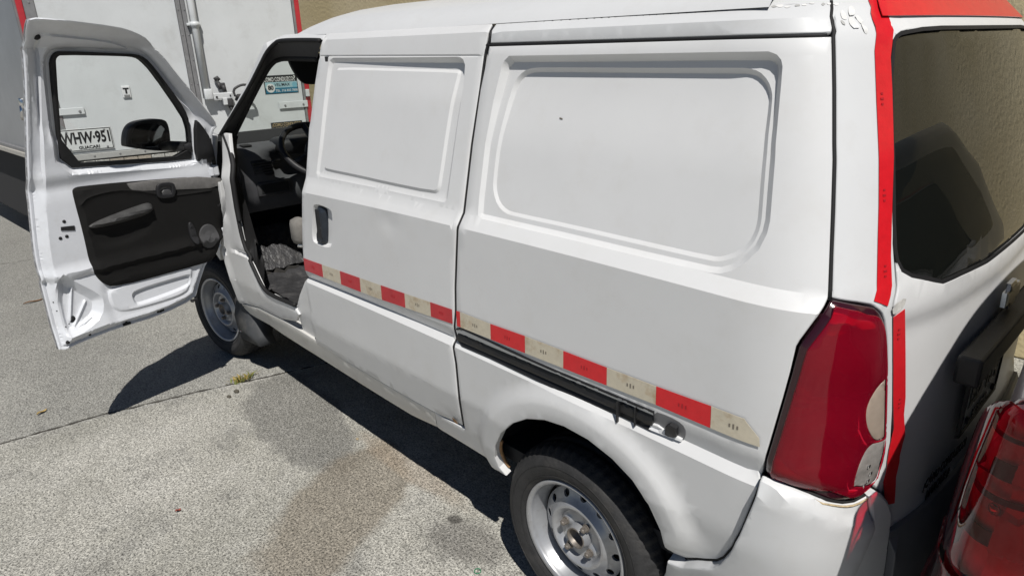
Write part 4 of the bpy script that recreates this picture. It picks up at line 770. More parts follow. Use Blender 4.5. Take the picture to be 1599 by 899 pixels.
# seat, sun visor
seat=bpy.data.objects.new('driver_seat',None); link(seat,van); SF=mat('grey_seat_cloth',(.20,.19,.175),.9,noise=(25,.12),bump=(350,.3))
mb=MB(); mb.box((1.55,.41,.86),(.46,.50,.14),.05); mb.build('seat_cushion',SF,seat,True)
mb=MB(); mb.frame((1.36,.41,1.22),(.2,0,1),(0,1,0),(1,0,-.2),.64,.48,.12,.05); mb.build('seat_backrest',SF,seat,True)
mb=MB(); mb.box((1.745,.655,.905),(.09,.075,.125),.03); mb.build('seat_side_cushion',mat('pale_grey_seat_cloth',(.20,.19,.175),.85,noise=(30,.15),bump=(250,.3)),seat,True)
mb=MB(); mb.tube([(1.765,.665,.835),(1.74,.63,.835)],.012,10); mb.build('seat_bolt',CHROME,seat,True)
vz=chaikin(np.array([(.545,1.66),(.20,1.66),(.20,1.53),(.44,1.525),(.49,1.535),(.53,1.60)]),2); mb=MB(); prism(mb,[(y,z) for y,z in vz],(1.86,0,0),(0,1,0),(0,0,1),(1,0,0),.02); mb.build('sun_visor',RUB,van)
mb=MB(); mb.box((1.80,0,1.672),(.55,1.04,.012)); mb.build('roof_lining',GREYP,van)
# hinges, wiring boot, edge pillar at the open door
for z in (1.13,.83): MB().box((2.365,.775,z),(.05,.05,.052),.006).box((2.335,.795,z),(.05,.016,.04),.003).build('door_hinge',DOORW,van)
mb=MB(); mb.tube([(2.34,.74,.97),(2.32,.80,.965),(2.335,.82,.94),(2.35,.80,.90)],[.016,.019,.015,.012],10); mb.tube([(2.33,.745,.93),(2.325,.81,.93)],.008,8); mb.build('wiring_boot',RUB,van,True)
mb=MB(); mb.tube([(2.345,.770,1.06),(2.36,.765,.72)],.010,8); mb.tube([(2.32,.775,1.29),(2.35,.765,1.16)],.009,8); mb.build('hinge_post_gap',RUB,van,True)
mb=MB(); mb.tube([(2.385,.745,1.30),(2.42,.76,1.16),(2.43,.765,1.05)],.035,8); mb.tube([(2.42,.75,1.02),(2.44,.76,.86)],.035,8); mb.build('hinge_pillar',DOORW,van,True)
mb=MB(); mb.box((2.42,.70,.95),(.04,.12,.62)); mb.build('hinge_pillar_core',RUB,van)

# ================================================================== driver door (open)
PHI=math.radians(100); DU=np.array([math.cos(PHI),math.sin(PHI),0]); DN=np.array([-math.sin(PHI),math.cos(PHI),0]); DH=np.array([2.33,.77,0])
_zz=np.linspace(.4,1.8,200); _ww=width(np.full(200,.9),_zz)
def dmp(u,z,h):
    u,z,h=[np.asarray(v,float) for v in (u,z,h)]; off=.77-np.interp(z,_zz,_ww)+h
    return DH+u[...,None]*DU+off[...,None]*DN+np.stack([0*z,0*z,z],-1)
def DD(k): return ccw(np.array(DOOR[k],float))
door=bpy.data.objects.new('driver_door',None); door.empty_display_size=.1; link(door,van)
out=DD('out'); out=ccw(chaikin(out,1)); win=ccw(chaikin(DD('win'),1)); glz=ccw(chaikin(DD('gl'),1)); trimp=ccw(chaikin(DD('trim'),2))
slot=ccw(chaikin(DD('slot'),2)); pocket=ccw(chaikin(np.array([(.772,.83),(.735,.782),(.645,.69),(.632,.655),(.655,.588),(.73,.548),(.815,.535),(.825,.60),(.815,.72)]),1))
lat=DD('latch'); R_=DOOR['ribs']; ribs=[np.array([R_[0],R_[1]]),np.array([R_[2],R_[3]]),np.array([R_[4],R_[5]])]
bufc=np.array(DOOR['buf'][0])
swage=ccw(chaikin(np.array([(.60,.705),(.615,.66),(.605,.60),(.56,.572),(.40,.566),(.262,.572),(.235,.62),(.20,.70),(.30,.71)]),2))
win_band=inset(win,-.035)
def door_h(q):
    d=dist(out,q); dw=dist(win,q); z=q[:,1]
    low=1-sst(z,1.10,1.30)
    hem=.006*(1-sst(d,.009,.018)); groove=.018*sst(d,.046,.054)*(1-low)+(.040*sst(d,.012,.045))*low
    fr=(1-low)*sst(z,1.33,1.42)*sst(.715-q[:,0],-.01,.012); topd=(.034*(1-np.clip((d-.004)/.044,0,1))-.020)*fr
    w_=-.030*(1-sst(dw,.002,.030))*sst(z,1.13,1.19)
    belt=.012*np.exp(-((z-1.205+.07*(.67-q[:,0])*-.0)/.03)**2)*(d>.06)*0
    tr_=.0*z
    cut=-.030*np.clip(sdf(pocket,q)/.034,0,1)
    rb=np.zeros(len(q))
    for r in ribs: rb=np.maximum(rb,np.exp(-(dist(r,q,False)/.006)**2))
    sl=-.013*sst(sdf(slot,q),0,.012); sw_=-.009*(1-sst(sdf(swage,q),-.004,.012))*sst(d,.03,.05)*(1-sst(z,.70,.74))*(1-sst(q[:,0],.60,.64))
    crea=-.014*sst(q[:,0]+.0*z,.690,.715)*low*sst(z,.76,.84)
    bf=-.010*(1-sst(np.hypot(q[:,0]-bufc[0]+.018,q[:,1]-bufc[1]+.018),.016,.034))
    bul=.0015*np.sin(z*17)*sst(q[:,0],.70,.76)*low
    return hem+groove+topd+w_+cut+rb*.009*(cut<-.02)+sl+sw_+bf
lines=[]
for d_ in (.004,.012,.014,.026,.036,.046,.050,.054): 
    q=inset(dens(out,.015),d_); q=q[dist(out,q)>d_*.85]; lines.append(q)
for d_ in (-.004,-.016,-.030,-.036): lines.append(np.vstack([inset(dens(win,.015),d_)]))
for pl,ds in ((pocket,(0,.012,.024,.036)),(slot,(0,.004,.008,.012,.016)),(swage,(-.006,0,.006,.012))):
    for d_ in ds: q=inset(dens(pl,.012),d_); lines.append(np.vstack([q,q[:1]]))
for r in ribs:
    e=r[1]-r[0]; L=np.hypot(*e); g=np.array([-e[1],e[0]])/L
    for o_ in (-.012,-.007,-.0035,0,.0035,.007,.012): lines.append(np.array([r[0]+e*t+g*o_ for t in np.linspace(-.1,1.05,14)]))
di=panel('inner_door_panel',out,dmp,DOORW,door,holes=[inset(win,.005)],lines=lines,hfun=door_h,step=.016,edge=.004,flange=.02,bstep=.012)
panel('outer_door_skin',out,lambda u,z,h:dmp(u,z,-.022-.05*(1-sst(z,1.1,1.28))*sst(dist(out,np.stack([u,z],1)),0,.08)-h),WHITE2,door,holes=[glz],step=.05,edge=0,flange=0)
# closing edge between the two skins
a=dens(out,.02); zlow=1-sst(a[:,1],1.1,1.28); p0=dmp(a[:,0],a[:,1],np.full(len(a),-.003)); p1=dmp(a[:,0],a[:,1],np.full(len(a),-.022))
mb=MB(); mb.strip(np.vstack([p0,p0[:1]]),np.vstack([p1,p1[:1]])); mb.build('door_hem',mat('grey_door_edge',(.34,.34,.345),.5,noise=(30,.15),dirt=((.2,.17,.13),.4,30)),door,True)
p2=dmp(glz[:,0],glz[:,1],np.full(len(glz),-.022)); p3=dmp(glz[:,0],glz[:,1],np.full(len(glz),0.0))
# glass and its seal
panel('door_glass',glz,dmp,glass_mat('door_glass_clear',(.93,.95,.94)),door,step=.08,edge=0,flange=.0,base=-.008)
panel('glass_seal',inset(win,-.001),dmp,RUB,door,holes=[inset(glz,.001)],step=.3,edge=.002,flange=.03,base=.002,bstep=.01)
tri=ccw(chaikin(DD('tri'),1)); panel('mirror_cover',tri,dmp,BLACK,door,step=.02,edge=.004,flange=.02,base=.030)
mi=ccw(chaikin(DD('mir'),2)); mg=ccw(chaikin(DD('mirg'),2))
def mmap(off,tilt=.0):
    c=mi.mean(0)
    def f(u,z,h):
        u,z,h=[np.asarray(v,float) for v in (u,z,h)]; k=(1-off/ -2.9)
        return dmp(u,z,off+h+tilt*(u-c[0]))
    return f
# the mirror stands outside the door (beyond the glass), scaled for its greater distance
def mfar(h0):
    EYE=np.array(cam.matrix_world.translation); 
    return EYE
moff=-.10
mc=mi.mean(0); s_=1.0
def mout(u,z,h): return dmp(np.asarray(u)*1.0,z,moff+np.asarray(h))
sh=lambda p:(np.asarray(p)-mc)*1.03+mc+np.array([.022,-.010])
panel('mirror_housing',sh(mi),mout,BLACK,door,step=.02,edge=.006,flange=.05,base=0,hfun=lambda q:-.006*sst(sdf(sh(mg),q),-.004,.004))
MG=bpy.data.materials.new('mirror_glass'); MG.use_nodes=True; q_=MG.node_tree.nodes['Principled BSDF']; q_.inputs['Base Color'].default_value=(.16,.17,.175,1); q_.inputs['Metallic'].default_value=1; q_.inputs['Roughness'].default_value=.05
panel('mirror_glass',inset(sh(mg),.003),lambda u,z,h: mout(u,z,np.asarray(h)+.05*(np.asarray(z)-1.33)),MG,door,step=.05,edge=0,flange=.002,base=-.001)
mb=MB(); mb.tube([dmp(.10,1.26,.0),dmp(.19,1.27,moff-.02)],.024,10); mb.build('mirror_arm',BLACK,door,True)
# trim card
rcv=lambda q: .0*q[:,0]
armp=ccw(chaikin(DD('arm'),2)); stripp=ccw(chaikin(DD('strip'),1))
mapp=ccw(chaikin(np.array([(.655,.985),(.40,1.0),(.36,.96),(.37,.90),(.55,.87),(.63,.90)]),2))
wave=np.array([(.62,.80),(.50,.775),(.40,.79),(.28,.80),(.20,.79)])
rid=chaikin(np.array([(.635,1.09),(.60,1.12),(.45,1.125),(.28,1.06),(.20,1.05),(.06,1.045)]),2,False)
def trim_h(q):
    return .010*sst(dist(trimp,q),0,.02)-.006*sst(sdf(mapp,q),0,.03)+.005*np.exp(-(dist(rid,q,False)/.006)**2)+.004*np.exp(-(dist(wave,q,False)/.008)**2)+.012*(1-sst(np.hypot((q[:,0]-.40)/.1,(q[:,1]-.95)/.1),.9,1.3))*0
panel('trim_card',trimp,dmp,TRIMB,door,lines=[mapp,inset(mapp,.015),inset(mapp,.03)]+[rid+[0,d] for d in (-.008,0,.008)]+[wave+[0,d] for d in (-.01,0,.01)],hfun=trim_h,step=.02,edge=.004,flange=.02,base=.046)
panel('trim_insert',stripp,dmp,mat('grey_trim_insert',(.17,.165,.16),.6,noise=(35,.2),bump=(400,.3)),door,step=.03,edge=.002,flange=.012,base=.059)
panel('door_pull',armp,dmp,GREYT if False else mat('worn_black_pull',(.05,.05,.05),.45,noise=(15,.25)),door,step=.012,edge=.004,flange=.05,base=.066,hfun=lambda q:.020*sst(dist(armp,q),0,.018))
hp=DD('hnd'); hp=ccw(chaikin(np.vstack([[p*.8+np.roll(hp,1,0)[i]*.2,p*.8+np.roll(hp,-1,0)[i]*.2] for i,p in enumerate(hp)]),1)); panel('latch_bezel',hp,dmp,BLACK,door,holes=[inset(hp,.018)],step=.1,edge=.003,flange=.016,base=.070)
panel('latch_cup',inset(hp,.016),dmp,RUB,door,step=.1,edge=0,flange=.003,base=.052)
hc=hp.mean(0); panel('latch_lever',chaikin(np.array([(hc[0]-.022,hc[1]-.026),(hc[0]+.020,hc[1]-.024),(hc[0]+.020,hc[1]+.004),(hc[0]-.022,hc[1]+.004)]),1),dmp,mat('grey_latch_lever',(.07,.07,.072),.3,noise=(30,.1)),door,step=.05,edge=.003,flange=.012,base=.068)
ck=ccw(chaikin(DD('crk'),2)); panel('window_crank',ck,dmp,BLACK,door,step=.02,edge=.003,flange=.018,base=.066,hfun=lambda q:.006*sst(dist(ck,q),0,.01))
dc=np.array(DOOR['disc'][0]); mb=MB(); cc=lambda r,h:[dmp(dc[0]+r*.80*math.cos(t),dc[1]+r*math.sin(t),h) for t in np.linspace(0,2*math.pi,37)[:-1]]
rows=[cc(.060,.050),cc(.060,.061),cc(.057,.064),cc(.030,.0655),cc(.001,.066)]
for i in range(4): mb.strip(rows[i]+rows[i][:1],rows[i+1]+rows[i+1][:1])
mb.build('speaker_disc',mat('charcoal_disc',(.06,.06,.063),.65,bump=(500,.3),noise=(20,.1)),door,True)
# fittings on the door metal
def blob(u,z,h,r,name,m,t=.006): mb=MB(); p=dmp(u,z,h); mb.tube([p-DN*.004,p+DN*t],[r,r*.8],14); return mb.build(name,m,door,True)
def hat(u,z): return float(door_h(np.array([[u,z]]))[0])
blob(*bufc,hat(*bufc)+.002,.0115,'door_buffer',RUB,.012)
panel('latch_slot',inset(lat,.0015),dmp,RUB,door,step=.1,edge=0,flange=.002,base=.0335,hfun=lambda q:.0*q[:,0]+np.mean([hat(*p) for p in lat])-.030)
for u,z in DOOR['d1']: blob(u,z,hat(u,z)+.001,.008,'latch_screw',RUB,.001)
blob(.7655,.606,hat(.7655,.606)+.001,.016,'drain_grommet',RUB,.003); blob(*DOOR['hole'][0],hat(*DOOR['hole'][0])+.001,.0085,'drain_hole',RUB,.001)
for k in range(4): u=.24+.16*k; blob(u,.520,hat(u,.520),.006,'edge_clip',RUB,.006)
for u,z in ((.815,.70),(.812,.66),(.80,.585),(.782,.59)): blob(u,z,hat(u,z)+.0005,.003,'door_pinhole',RUB,.001)
for u in (.23,.40,.56): 
    p=dmp(u,.513+.01*(u<.5),.004); mb=MB(); mb.frame(p,DU,(0,0,1),DN,.035,.012,.012,.003); mb.build('lower_edge_clip',RUB,door)
# ================================================================== floor mat (lies in the van)
matm=mat('dusty_rubber_mat',(.045,.045,.048),.42,noise=(14,.4),bump=(45,.8),dirt=((.16,.155,.15),.6,16))
fmat=thing('floor_mat','crinkled dark grey plastic mat on the driver footwell floor','floor mat',(2.1,.45,.50))
V=[];F=[]; nx,ny=26,16
prof=[(1.72,.512),(2.28,.512),(2.40,.545),(2.50,.66),(2.56,.74)]
L=np.r_[0,np.cumsum([math.hypot(prof[i+1][0]-prof[i][0],prof[i+1][1]-prof[i][1]) for i in range(4)])]
for i in range(nx):
    s=L[-1]*i/(nx-1); x=np.interp(s,L,[p[0] for p in prof]); z=np.interp(s,L,[p[1] for p in prof])
    for j in range(ny):
        y=.16+.50*j/(ny-1); V.append((x+RNG.normal(0,.003),y,z+RNG.normal(0,.0045)+.006*math.sin(19*y+7*x)))
for i in range(nx-1):
    for j in range(ny-1): F.append((i*ny+j,i*ny+j+1,(i+1)*ny+j+1,(i+1)*ny+j))
obj('mat_sheet',V,F,matm,fmat,True)
mb=MB()
V=[];F=[]
for i in range(8):
    for j in range(10):
        V.append((2.36+.17*i/7+.02*math.sin(3*j),.36+.30*j/9,.56+.20*i/7+RNG.normal(0,.004)))
for i in range(7):
    for j in range(9): F.append((i*10+j,i*10+j+1,(i+1)*10+j+1,(i+1)*10+j))
obj('mat_flap',V,F,matm,fmat,True)

# ================================================================== BOX TRUCK
TO=np.array([4.7602,.9732,0.]); TU=np.array([-.1233,-.9924,0.]); TN=np.array([-.9924,.1233,0.]); TZ=np.array([0,0,1.])
def T(a,z,o=0.): return TO+TU*a+TZ*z+TN*o
truck=thing('box_truck','white box truck with red corner strips parked rear first beyond the open van door','truck',(5.2,0,0))
TW=mat('truck_white_panel',(.65,.675,.69),.45,0,.1,noise=(3,.05),dirt=((.42,.42,.41),.38,5))
TG=mat('truck_grey_steel',(.26,.26,.265),.5,.3,noise=(25,.15)); TS=mat('truck_side_aluminium',(.36,.37,.385),.45,.35,noise=(2.5,.10),bump=(5,.35))
TR=mat('truck_red_paint',(.48,.03,.04),.45,0,.2,noise=(15,.12))
def tb(mb,a0,a1,z0,z1,o0,o1,bev=.003): mb.frame(T((a0+a1)/2,(z0+z1)/2,(o0+o1)/2),TU,TZ,TN,a1-a0,z1-z0,o1-o0,bev); return mb
for k,(a0,a1) in enumerate(((.062,.948),(1.018,1.838))):
    tb(MB(),a0,a1,1.0,2.75,-.03,.0).build('rear_door',TW,truck)
mb=MB(); tb(mb,-.005,.060,.96,2.75,-.06,.004); tb(mb,1.842,1.862,.96,2.75,-.06,.006); tb(mb,-.03,1.90,2.75,2.85,-.06,.01); mb.build('rear_frame',TG,truck)
for a0,a1 in ((-.045,-.006),(1.864,1.905)): tb(MB(),a0,a1,.97,2.85,-.07,.0,.004).build('red_corner_strip',TR,truck)
for k in range(2):
    mb=MB(); tb(mb,.950+.034*k,.980+.034*k,1.0,2.75,-.01,.010,.002); mb.build('centre_seal',TG,truck)
tb(MB(),.979,.986,1.0,2.75,-.02,-.012,0).build('seal_gap',RUB,truck)
mb=MB()
for i in range(8):
    z=1.09+.18*i
    for a in (.961,1.005): p=T(a,z,.010); mb.tube([p,p+TN*.004],[.006,.004],8)
for i in range(12): p=T(.03,1.05+.14*i,.004); mb.tube([p,p+TN*.004],[.006,.004],8)
mb.build('rivet_row',TG,truck,kind='stuff')
lr=bpy.data.objects.new('lock_rod',None); link(lr,truck)
mb=MB(); mb.tube([T(1.052,1.335,.045),T(1.052,2.75,.045)],.025,14); mb.build('rod',TW,lr,True)
mb=MB(); mb.tube([T(1.030,1.34,.03),T(1.030,2.75,.03)],.006,8); mb.build('rod_edge',TG,lr,True)
for z in (1.885,2.4):
    mb=MB(); mb.tube([T(1.052,z-.018,.045),T(1.052,z+.018,.045)],.034,14); tb(mb,1.0,1.10,z-.010,z+.010,.0,.035); mb.build('rod_guide',TW,lr,True)
mb=MB(); tb(mb,1.030,1.090,1.33,1.41,.02,.075,.006); mb.build('rod_foot',TW,lr,True)
# latch with handle
lt=bpy.data.objects.new('door_latch',None); link(lt,truck)
mb=MB(); tb(mb,1.09,1.245,1.325,1.375,.03,.055,.006); mb.build('latch_bar',TW,lt)
mb=MB(); p=T(1.12,1.345,.056); mb.tube([p,p+TN*.006],.008,8); p=T(1.225,1.352,.056); mb.tube([p,p+TN*.006],.006,8); mb.build('latch_bolt',RUB,lt)
mb=MB(); hd=chaikin(np.array([(1.245,1.395),(1.30,1.425),(1.345,1.43),(1.375,1.415),(1.395,1.36),(1.395,1.325),(1.255,1.335)]),1); mb.tube([T(a,z,.085) for a,z in np.vstack([hd,hd[:1]])],.010,8,False); tb(mb,1.27,1.385,1.33,1.36,.075,.09,.003); mb.build('latch_handle',GREYP,lt,True)
mb=MB(); mb.tube([T(1.265,1.33,.06),T(1.34,1.285,.06),T(1.36,1.26,.06)],[.022,.016,.010],8); mb.build('latch_keeper',GREYP,lt,True)
mb=MB(); tb(mb,1.165,1.20,1.28,1.335,.02,.06,.004); mb.build('staple_plate',TW,lt); 
mb=MB(); tb(mb,1.195,1.235,1.27,1.33,.025,.07,.005); mb.tube([T(1.21,1.28,.05),T(1.235,1.20,.045)],[.016,.010],8); mb.tube([T(1.225,1.29,.05),T(1.275,1.215,.045)],[.014,.008],8); mb.build('padlock',GREYP,lt,True)
mb=MB(); mb.tube([T(1.135,1.475,.02),T(1.155,1.49,.03),T(1.165,1.47,.03)],.016,8); mb.tube([T(1.155,1.45,.03),T(1.165,1.40,.03)],[.018,.010],8); mb.tube([T(1.19,1.43,.03),T(1.195,1.385,.03)],.017,8); tb(mb,1.17,1.205,1.42,1.45,.015,.035,.004); mb.build('hasp',GREYP,lt,True)
# hinges
for a0,a1,z0,z1 in ((-.02,.204,1.283,1.331),(1.62,1.868,1.214,1.270)):
    hg=tb(MB(),a0,a1,z0,z1,.006,.016,.003).build('hinge_strap',TW,truck)
    for a in (a0+.05,a1-.04) if a0>1 else (a1-.03,a0+.03):
        p=T(a,(z0+z1)/2-.003,.016); mb=MB(); mb.tube([p,p+TN*.006],[.010,.007],8); mb.build('hinge_bolt',TG,hg)
mb=MB(); tb(mb,1.862,1.895,1.30,1.36,.0,.02,.004); mb.build('corner_bracket',TW,truck)
# marker plate with T
tb(MB(),.470,.526,1.378,1.462,.0,.012,.004).build('marker_plate',mat('marker_white',(.72,.73,.74),.4,noise=(30,.05)),truck)
tb(MB(),.480,.518,1.384,1.400,.010,.014,.001).build('marker_foot',TG,truck)
text('marker_letter','T',.052,frame4(T(.498,1.426,.0128),TU,TZ),RUB,truck,.0005,1.1,bold=.003)
# number plate
npw=mat('plate_enamel',(.66,.68,.68),.4,0,.1,noise=(25,.06),dirt=((.4,.38,.35),.3,20))
tb(MB(),.012,.342,1.021,1.183,.006,.010,.002).build('number_plate',npw,truck)
mb=MB()
for a0,a1,z0,z1 in ((.016,.338,1.173,1.178),(.016,.338,1.026,1.031),(.016,.021,1.026,1.178),(.333,.338,1.026,1.178)): tb(mb,a0,a1,z0,z1,.010,.0108,0)
mb.build('plate_border',RUB,truck)
text('plate_number','WHW\u00b7951',.112,frame4(T(.179,1.112,.0103),TU,TZ),RUB,truck,.0006,.62,bold=.0042)
text('plate_town','GUACARI',.030,frame4(T(.182,1.046,.0103),TU,TZ),RUB,truck,.0006,1.05,bold=.0012)
mb=MB()
for a in (.059,.299):
    for z in (1.163,1.040): p=T(a,z,.010); mb.tube([p,p+TN*.004],[.008,.005],8)
mb.build('plate_screw',TG,truck)
# sill frame, reflective bumper strip
tb(MB(),-.03,1.90,.955,.998,-.04,.008,.004).build('sill_frame',mat('truck_sill_grey',(.40,.40,.39),.5,noise=(30,.1)),truck)
mb=MB()
for i in range(7): p=T(.03+.17*i,.978,.008); mb.tube([p,p+TN*.004],[.008,.005],8)
mb.build('sill_bolt',TG,truck,kind='stuff')
tb(MB(),-.02,1.89,.70,.945,-.06,.0,.004).build('rear_apron',mat('truck_apron_dark',(.05,.05,.05),.6,noise=(20,.3)),truck)
foil=bpy.data.objects.new('reflective_strip',None); link(foil,truck); fm_=[mat('foil_silver',(.62,.61,.58),.3,.35,noise=(90,.2),bump=(60,.5)),mat('foil_tan',(.45,.40,.34),.4,.2,noise=(60,.2),bump=(60,.4))]
for i in range(11): tb(MB(),.01+.095*i,.10+.095*i,.895+.006*(i%2),.945,.0,.004,.001).build('strip_field',fm_[(i*7//3)%2],foil)
# advertising stickers
SK=mat('sticker_black',(.02,.022,.025),.4,noise=(20,.1)); SB=mat('sticker_blue',(.03,.17,.27),.4,noise=(10,.15)); SP=mat('sticker_pale_blue',(.36,.55,.60),.4,noise=(9,.15)); SWH=mat('sticker_white',(.70,.71,.70),.45,noise=(30,.05))
ad=bpy.data.objects.new('driving_sticker',None); link(ad,truck)
def slab(a0,a1,z0,z1,m,name,par,o=.0): return tb(MB(),a0,a1,z0,z1,o,o+.001,0).build(name,m,par)
slab(1.522,1.806,1.336,1.486,SK,'sticker_ground',ad); slab(1.530,1.800,1.385,1.432,SP,'sticker_field',ad,.0012); slab(1.530,1.800,1.342,1.385,SB,'sticker_band',ad,.0012)
text('sticker_print','\u00bfCOMO CONDUZCO',.048,frame4(T(1.643,1.452,.0014),TU,TZ),SWH,ad,.0005,.56,bold=.0007)
text('sticker_print','?',.062,frame4(T(1.781,1.455,.0014),TU,TZ),SWH,ad,.0005,.95,bold=.0007)
mb=MB(); p=T(1.572,1.385,.0024); mb.tube([p,p+TN*.001],.036,20); mb.build('speed_disc',SWH,ad)
text('speed_figure','80',.048,frame4(T(1.572,1.386,.0044),TU,TZ),SK,ad,.0004,.95,bold=.002)
text('sticker_print','VEL/MAX',.034,frame4(T(1.672,1.408,.0030),TU,TZ),SK,ad,.0004,.95,bold=.0004)
text('sticker_print','TEL. 316 832 7000',.026,frame4(T(1.705,1.361,.0030),TU,TZ),SWH,ad,.0004,.95,bold=.0004)
mb=MB(); p=T(1.778,1.405,.0024); mb.tube([p,p+TN*.001],.022,18); mb.build('sticker_badge',mat('sticker_teal',(.20,.45,.55),.4,noise=(30,.1)),ad)
GD=mat('sticker_gold',(.42,.32,.17),.5,noise=(25,.25))
a2=bpy.data.objects.new('gold_sticker',None); link(a2,truck)
slab(1.530,1.802,.99,1.105,SK,'sticker_ground',a2); slab(1.536,1.796,.995,1.032,GD,'sticker_field',a2,.0012)
text('sticker_print','\u00bfCOMO CONDUZCO',.038,frame4(T(1.666,1.083,.0014),TU,TZ),GD,a2,.0005,.68,bold=.0004)
text('sticker_print','MARQUE GRATIS',.036,frame4(T(1.666,1.050,.0014),TU,TZ),GD,a2,.0005,.68,bold=.0004)
# left side of the box, rail, latch, chassis, wheels, cab
SA=math.radians(4); SD=np.array([math.cos(SA),math.sin(SA),0]); S0=T(-.045,0,-.05)
def S(l,z,o=0.): return S0+SD*l+TZ*z+np.array([-math.sin(SA),math.cos(SA),0])*o
V=[];F=[]; nl=24
for i in range(nl):
    for j in range(12):
        l=.02+5.0*i/(nl-1); z=.98+1.8*j/11; V.append(S(l,z,.006*math.sin(l*2.3+z*3)*math.sin(z*2.1)))
for i in range(nl-1):
    for j in range(11): F.append((i*12+j,i*12+j+1,(i+1)*12+j+1,(i+1)*12+j))
obj('side_panel',V,F,TS,truck,True)
mb=MB(); mb.frame(S(.02,1.87,.004),SD,TZ,np.cross(SD,TZ),.035,1.8,.012,.002); mb.build('side_edge_trim',TG,truck)
mb=MB(); mb.frame(S(2.5,.985,.012),SD,TZ,np.cross(SD,TZ),5.0,.028,.03,.004); mb.build('side_rail',TG,truck)
mb=MB(); mb.frame(S(2.5,.95,.016),SD,TZ,np.cross(SD,TZ),5.0,.042,.04,.006); mb.build('lower_rail',mat('rail_cream',(.46,.44,.40),.5,noise=(20,.12)),truck)
mb=MB(); mb.frame(S(.42,1.36,.02),SD,TZ,np.cross(SD,TZ),.07,.075,.03,.01); mb.tube([S(.42,1.34,.03),S(.46,1.24,.03)],[.012,.018],8); mb.build('side_catch',CHROME,truck,True)
mb=MB(); mb.frame(T(.93,1.9,-2.6),TU,TZ,TN,1.80,1.70,5.0,.0); mb.build('box_core',TW,truck)
mb=MB(); mb.frame(S(2.6,.60,-.10),SD,TZ,np.cross(SD,TZ),3.9,.66,.06,.02); mb.build('underside_shade_panel',INT,truck)  # added dark sheet, stands in for shadow and running gear under the box
mb=MB(); mb.frame(T(.93,.82,-2.8),TU,TZ,TN,.8,.22,5.6,0); mb.build('chassis',INT,truck)
mb=MB(); mb.frame(T(.93,1.5,-6.1),TU,TZ,TN,1.85,1.9,1.7,.1); mb.build('cab',TW,truck)
for l in (1.35,5.6):
    for a in (.12,1.72):
        p=T(a,.40,-l); w=bpy.data.objects.new('truck_wheel',None); link(w,truck)
        M4=Matrix.Translation(p)@Matrix.Rotation(-.1236,4,'Z')
        lathe('tyre',[(.22,-.11),(.36,-.13),(.40,-.10),(.40,.10),(.36,.13),(.22,.11)],TYRE,w,M4,40); lathe('rim',[(.22,-.11),(.2,-.05),(0,-.05),(0,.05),(.2,.05),(.22,.11)],TG,w,M4,24)
mb=MB(); mb.frame(T(.12,.55,-.75),TU,TZ,TN,.30,.45,.02,.0); mb.frame(T(1.72,.55,-.75),TU,TZ,TN,.30,.45,.02,.0); mb.build('truck_mudflap',RUB,truck)

# ================================================================== PARKED CAR behind the van

_W2=np.array([(.25,.70),(.40,.765),(.62,.795),(.90,.80),(1.12,.785),(1.22,.755),(1.38,.69),(1.51,.60),(1.59,.47),(1.63,.28),(1.65,0.02)])
_X2=np.array([(.25,-.05),(.38,0.0),(.62,0.0),(.70,-.015),(.95,-.03),(1.15,-.045),(1.38,-.10),(1.54,-.155),(1.61,-.215),(1.65,-.45)])
def P2(a,z):
    """parked car: rear faces the van, so x is mirrored; centre line y=-.10"""
    a=np.asarray(a,float); z=np.asarray(z,float); s=np.clip(-.44-a,0,_S[-1])
    X=np.where(a>-.44,a,np.interp(s,_S,_Q[:,0])); X=np.where(a<A_END,-.44+(A_END-a),X)
    Y=np.where(a>-.44,1.0,np.interp(s,_S,_Q[:,1]))
    Y=np.where(a<A_END,-1.0,Y)
    X=X+.763; g=1-sst(X,.3,1.0)
    x=-.848-X*np.where(a>-.44,1.0,0.0)-np.where(a>-.44,0,.42*X)-np.where(a>-.44,-.58*.323,0)+np.interp(z,_X2[:,0],_X2[:,1])*g
    return np.stack([x,+.03+Y*np.interp(z,_W2[:,0],_W2[:,1])*(1-.05*sst(X,.2,2.5)),z+0*x],-1)

def N2(a,z,e=2e-3):
    u=P2(a+e,z)-P2(a-e,z); v=P2(a,z+e)-P2(a,z-e); n=np.cross(u,v); return n/np.linalg.norm(n,axis=-1,keepdims=True)
def vm2(a,z,h): return P2(a,z)+np.asarray(h)[...,None]*N2(a,z)
car=thing('parked_car','silver car parked against the van tailgate with a large red tail lamp','car',(-2.4,-.04,0))
SIL=mat('silver_car_paint',(.36,.37,.39),.28,.55,.5,noise=(4,.03))
AA=np.r_[np.arange(3.2,-.3,-.12),np.arange(-.30,A_END+.30,-.035),np.arange(A_END+.14,A_END-3.6,-.12)]
ZZ=np.array([.25,.34,.46,.62,.76,.90,1.02,1.10,1.14,1.18,1.24,1.30,1.36,1.42,1.48,1.53,1.57,1.60,1.62,1.64,1.65])
A2,Z2=np.meshgrid(AA,ZZ,indexing='ij'); V=P2(A2.ravel(),Z2.ravel()); n=len(ZZ)
obj('body_shell',V,[(i*n+j,i*n+j+1,(i+1)*n+j+1,(i+1)*n+j) for i in range(len(AA)-1) for j in range(n-1)],SIL,car)
lc=ccw(chaikin(np.array([(-.30,1.10),(-.47,1.120),(-.60,1.141),(-.665,1.125),(-.80,1.04),(-.86,.94),(-.88,.84),(-.86,.72),(-.83,.58),(-.60,.56),(-.35,.58),(-.28,.66),(-.26,.86)]),2))
clamp=panel('tail_lamp',lc,vm2,mat('clear_lamp_skin',(.16,.10,.10),.1,0,.5),car,holes=[inset(lc,.012)],step=.03,edge=.004,flange=.03,base=.008)
DK=mat('lamp_divider_dark',(.06,.012,.014),.5,noise=(20,.2))
